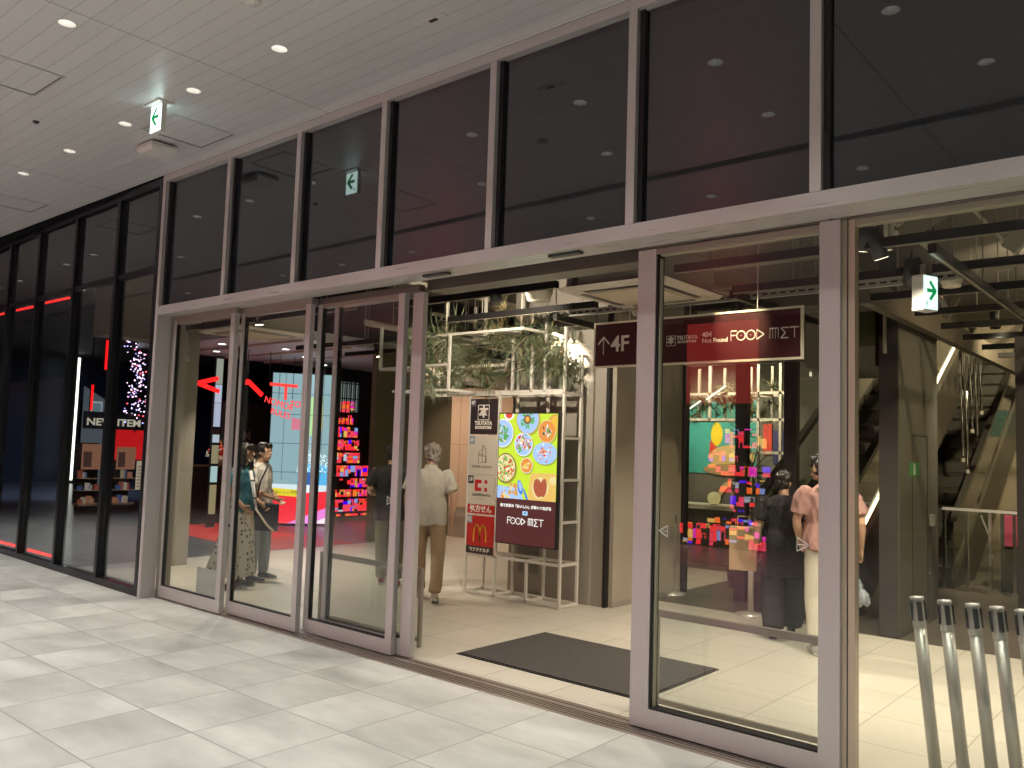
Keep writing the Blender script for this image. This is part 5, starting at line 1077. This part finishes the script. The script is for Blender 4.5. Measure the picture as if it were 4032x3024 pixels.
for x, y_, z, s, lab in ((-4.55, 10.1, 1.45, 2.2, 'large spiky palm leaves behind the woman in black'), (-4.75, 10.2, 1.95, 1.6, 'spiky green plant in front of the mural right of the yellow shape'), (-4.2, 10.0, 1.2, 2., 'lower spiky palm leaves left of the woman in black')):
    place_plant((x, y_, z), 4, lab, s, None)
    t = empty('planter', (x, y_, 0), 'dark planter pole under the %s' % lab.split(' behind')[0].split(' in front')[0].split(' left')[0], 'planter'); MB().tube([(0, 0, .25), (0, 0, z)], .02, 8).build('stem', LM[2], t); MB().lathe([(0, 0), (.14, 0), (.18, .28), (.16, .28), (0, .25)]).build('pot', M_blackpl, t, True)
for x, y_, z, dx, dz, lab in ((-5.35, 10.4, 2.42, .28, .18, 'upper slanted light tube among the cafe plants'), (-5.7, 10.4, 2.24, .26, .16, 'lower slanted light tube among the cafe plants'), (-6.0, 9.9, 1.6, .22, .24, 'slanted light tube near the left edge of the cafe glass')):
    t = empty('slanted_light_tube', (x, y_, z), lab, 'light tube', 'slanted light tubes in the cafe'); MB().bar((0, 0, 0), (dx, 0, dz), .016).build('tube', emis('tube_warm', (1, .9, .65), 3), t); MB().bar((0, .02, 0), (dx, .02, dz), .02).build('holder', M_blackpl, t)

# ------------------------------------------------------------------ escalator hall at the right
SL = .585; M_esc = mat('escalator_dark', (.04, .036, .03), .35, .3); M_tread = mat('escalator_step', (.07, .065, .055), .4, .5)
def escalator(x, y0, z0, n, lab, lit=True):
    t = empty('escalator', (x, y0, z0), lab, 'escalator', 'escalators behind the black pillar'); Ln = n*.4
    def par(xa, xb, ha, hb, m_, nm): return MB().add([(xa, 0, ha), (xb, 0, ha), (xb, Ln, ha+SL*Ln), (xa, Ln, ha+SL*Ln), (xa, 0, hb), (xb, 0, hb), (xb, Ln, hb+SL*Ln), (xa, Ln, hb+SL*Ln)], [(0, 3, 2, 1), (4, 5, 6, 7), (0, 1, 5, 4), (1, 2, 6, 5), (2, 3, 7, 6), (3, 0, 4, 7)]).build(nm, m_, t)
    par(-.95, .0, -.95, -.15, M_esc, 'truss'); par(-.03, .012, -.149, .0, mat('skirt_steel', (.20, .19, .16), .3, .7), 'skirt'); par(-.92, -.88, -.149, .0, MATS['skirt_steel'], 'skirt')
    if lit: par(-.005, .02, .02, .045, emis('warm_tube', (1, .82, .52), 4), 'light_line')
    par(-.005, .003, .05, .62, G_win, 'balustrade_glass'); par(-.91, -.902, .0, .62, G_win, 'balustrade_glass')
    par(-.04, .04, .63, .70, M_esc, 'handrail'); par(-.945, -.865, .63, .70, M_esc, 'handrail')
    g = MB()
    for i in range(n): g.box(-.87, -.035, i*.4, i*.4+.4, i*.4*SL-.14, i*.4*SL+.02)
    g.build('steps', M_tread, t)
    return t
escalator(-3.0, 8.7, .46, 13, 'dark escalator with a warm light line rising behind the black pillar')
escalator(-2.75, 12.4, .25, 18, 'second dark escalator farther back at the right edge', False)
HB = empty('hall_back_wall', (-1, 18.5, 0), 'dim tan back wall of the escalator hall', 'wall'); MB().box(-3.2, 6, 0, .2, .001, 4.4).build('surface', mat('hall_tan', (.26, .22, .155), .6, 0, .1, 1), HB); MB().box(-2.0, -1.0, -.02, -.001, 2.2, 2.7).build('teal_notice', mat('teal_dim', (.04, .12, .10), .6), HB)
t = empty('hall_side_wall', (-3.9, 14, 0), 'grey sloping side wall behind the first escalator', 'wall'); MB().box(-.1, 0, -3.0, 4.5, .001, 4.4).build('surface', mat('hall_grey', (.15, .135, .105), .6, 0, .1, 1), t)
for i, (y_, z0, z1) in enumerate(((12.25, 1.7, 2.85), (12.5, 1.55, 2.8), (12.8, 2.1, 2.9), (13.1, 2.0, 2.9), (13.4, 2.38, 2.95))):
    t = empty('hanging_steel_rod', (-2.6, y_, z0), 'bright vertical steel rod over the escalators, %s from the left' % 'first second third fourth fifth'.split()[i], 'rod', 'hanging steel rods by the escalators'); MB().tube([(0, 0, 0), (0, 0, z1-z0+.3)], .018, 8).build('rod', M_chrome, t, True); MB().lathe([(.025, -.02), (.025, .03)], n=10).build('end_cap', M_steel2, t)
t = empty('hall_glass_barrier', (-2.85, 12.25, 0), 'glass barrier with steel posts in front of the far escalators', 'barrier')
for i in range(8): MB().box(i*.27, i*.27+.035, -.02, .02, .001, 1.04).build('post', M_chrome, t)
MB().box(0, 1.93, -.025, .025, 1.041, 1.075).build('top_rail', M_steel, t); MB().box(.036, 1.92, .022, .026, .08, 1.0).build('glass', G_win, t)
t = empty('information_desk', (-1.75, 12.9, 0), 'dark desk with bright papers behind the glass barrier', 'desk'); MB().box(-.5, .6, -.25, .25, .001, 1.05).build('body', mat('desk_dark', (.05, .045, .035), .5), t); MB().box(-.45, -.1, -.27, -.251, .6, 1.0).build('notice', mat('notice_pink', (.40, .06, .12), .6), t); MB().box(.15, .5, -.1, .1, 1.051, 1.35).build('monitor', M_blackpl, t)
t = empty('dark_jamb_post', (-1.62, 9.96, 0), 'dark post cut by the right edge of the photo', 'post'); MB().box(0, .14, 0, .2, .001, 3.0).build('shaft', M_pillar, t)
spot('hall_fill', (-1.2, 11, 4.2), (-2.2, 16, 1.5), 420, (1, .82, .55), 120, .8, .06); spot('hall_fill', (-.6, 9, 4.2), (-.8, 9.5, 0), 70, (1, .82, .55), 120, .8, .06)  # spots without fixtures, added to brighten the hall
p9 = person((-3.35, 13.55, 2.75), 0, 1.68, 'person in black riding up the first escalator', dict(eR=(.25, -.02, 1.12), wR=(.28, .12, .95)), mat('black_shirt', (0, 0, 0)), mat('black_cotton', (0, 0, 0)), M_blackpl, blackhair)

# ------------------------------------------------------------------ the other side of the walkway, seen mirrored in the glass
OB = empty('opposite_building', (0, -12, 0), 'dark building across the plaza, only mirrored in the glass', 'building'); MB().box(-60, 14, -4, 0, .001, 12).build('wall', mat('opp_wall', (.05, .05, .055), .6, 0, .3, .5), OB)
g = MB(); r = random.Random(2)
for i in range(14): MB().box(-50+i*4.4, -47.4+i*4.4, .001, .02, 1.0, 2.6).build('window', mat('opp_window', (.02, .025, .03), .1), OB)
def media(x0, x1, seed, lab, s=9.):
    t = empty('media_pylon', (x0, -4.9, 0), lab, 'media wall', 'glowing media walls across the walkway'); MB().box(0, x1-x0, -.12, -.01, .001, 4.2).build('case', M_blackpl, t)
    pm = [emis('m%d' % i, c_, s*k) for i, (c_, k) in enumerate((((1, .03, .04), 1.), ((.95, .05, .12), .9), ((1, .16, .02), 1.), ((1, .55, .12), .8), ((.10, .0, 1), .9), ((.36, .45, .95), .6), ((.9, .02, .5), .9), ((.75, .8, .95), .5)))]
    def yo(g, a, b, z0, z1):
        if b > a and z1 > z0: g.box(a, b, -.008, .0, z0, z1)
    w_ = x1-x0; rw = [(.02, .42, 0, w_), (.44, .55, w_*.35, w_*.9), (.66, .95, w_*.62, w_), (1.0, 1.25, w_*.5, w_), (1.3, 1.5, w_*.35, w_), (1.55, 1.75, w_*.35, w_*.75), (1.8, 2.15, w_*.55, w_)]
    global pal; sv = pal; pal = pm; blocks(yo, rw, seed, .58, .10).build('lit_tiles', pm, t); pal = sv
    MB().box(.1, w_-.1, -.008, 0, 2.6, 4.1).build('red_screen', emis('media_red', (1, .06, .05), s*.17), t)
media(-7.75, -6.14, 21, 'glowing red media wall mirrored in the right door')
media(-15.5, -12.9, 22, 'glowing red media wall mirrored in the left panels')

spot('corridor_fill', (-13.4, 14.0, 3.2), (-15.4, 16.2, 1.2), 210, (1, .74, .52), 100, .8, .08); spot('corridor_fill', (-9.8, 11.0, 3.4), (-10.2, 12.6, 0), 60, (1, .78, .55), 110, .8, .08)  # added spots without fixtures, to brighten the corridor
spot('plant_lamp', (-6.3, 6.3, 4.2), (-6.25, 7.15, 3.2), 60, (1, .80, .5), 26, .6, .04); spot('plant_lamp', (-7.4, 6.4, 4.2), (-7.2, 7.2, 2.5), 30, (1, .80, .5), 60, .6, .04)

spot('hall_fill', (-.6, 14.6, 4.2), (-1.6, 18.5, 2), 260, (1, .80, .5), 110, .8, .06); spot('hall_fill', (.6, 7.6, 4.2), (-2.4, 9.4, 1.8), 120, (1, .80, .5), 60, .8, .06)  # added spots for the hall back wall and the partition face
spot('store_lamp', (-12.4, 9.6, .6), (-12.6, 9.2, 3.3), 12, (.85, .88, 1), 150, .8, .2)

g = MB()
for yy_ in (4.44, 4.475, 4.505, 4.535, 4.60): g.box(-7.3, -1.6, yy_, yy_+.006, .0021, .0045)
tag(g.build('threshold_tracks', mat('track_groove', (.10, .09, .08), .4, .6)), kind='structure')
for x0, x1, y_ in ((-8.53, -7.345, 4.4185), (-7.345, -6.222, 4.4885), (-6.222, -5.062, 4.5685), (-2.82, -1.6525, 4.5235)):
    pass
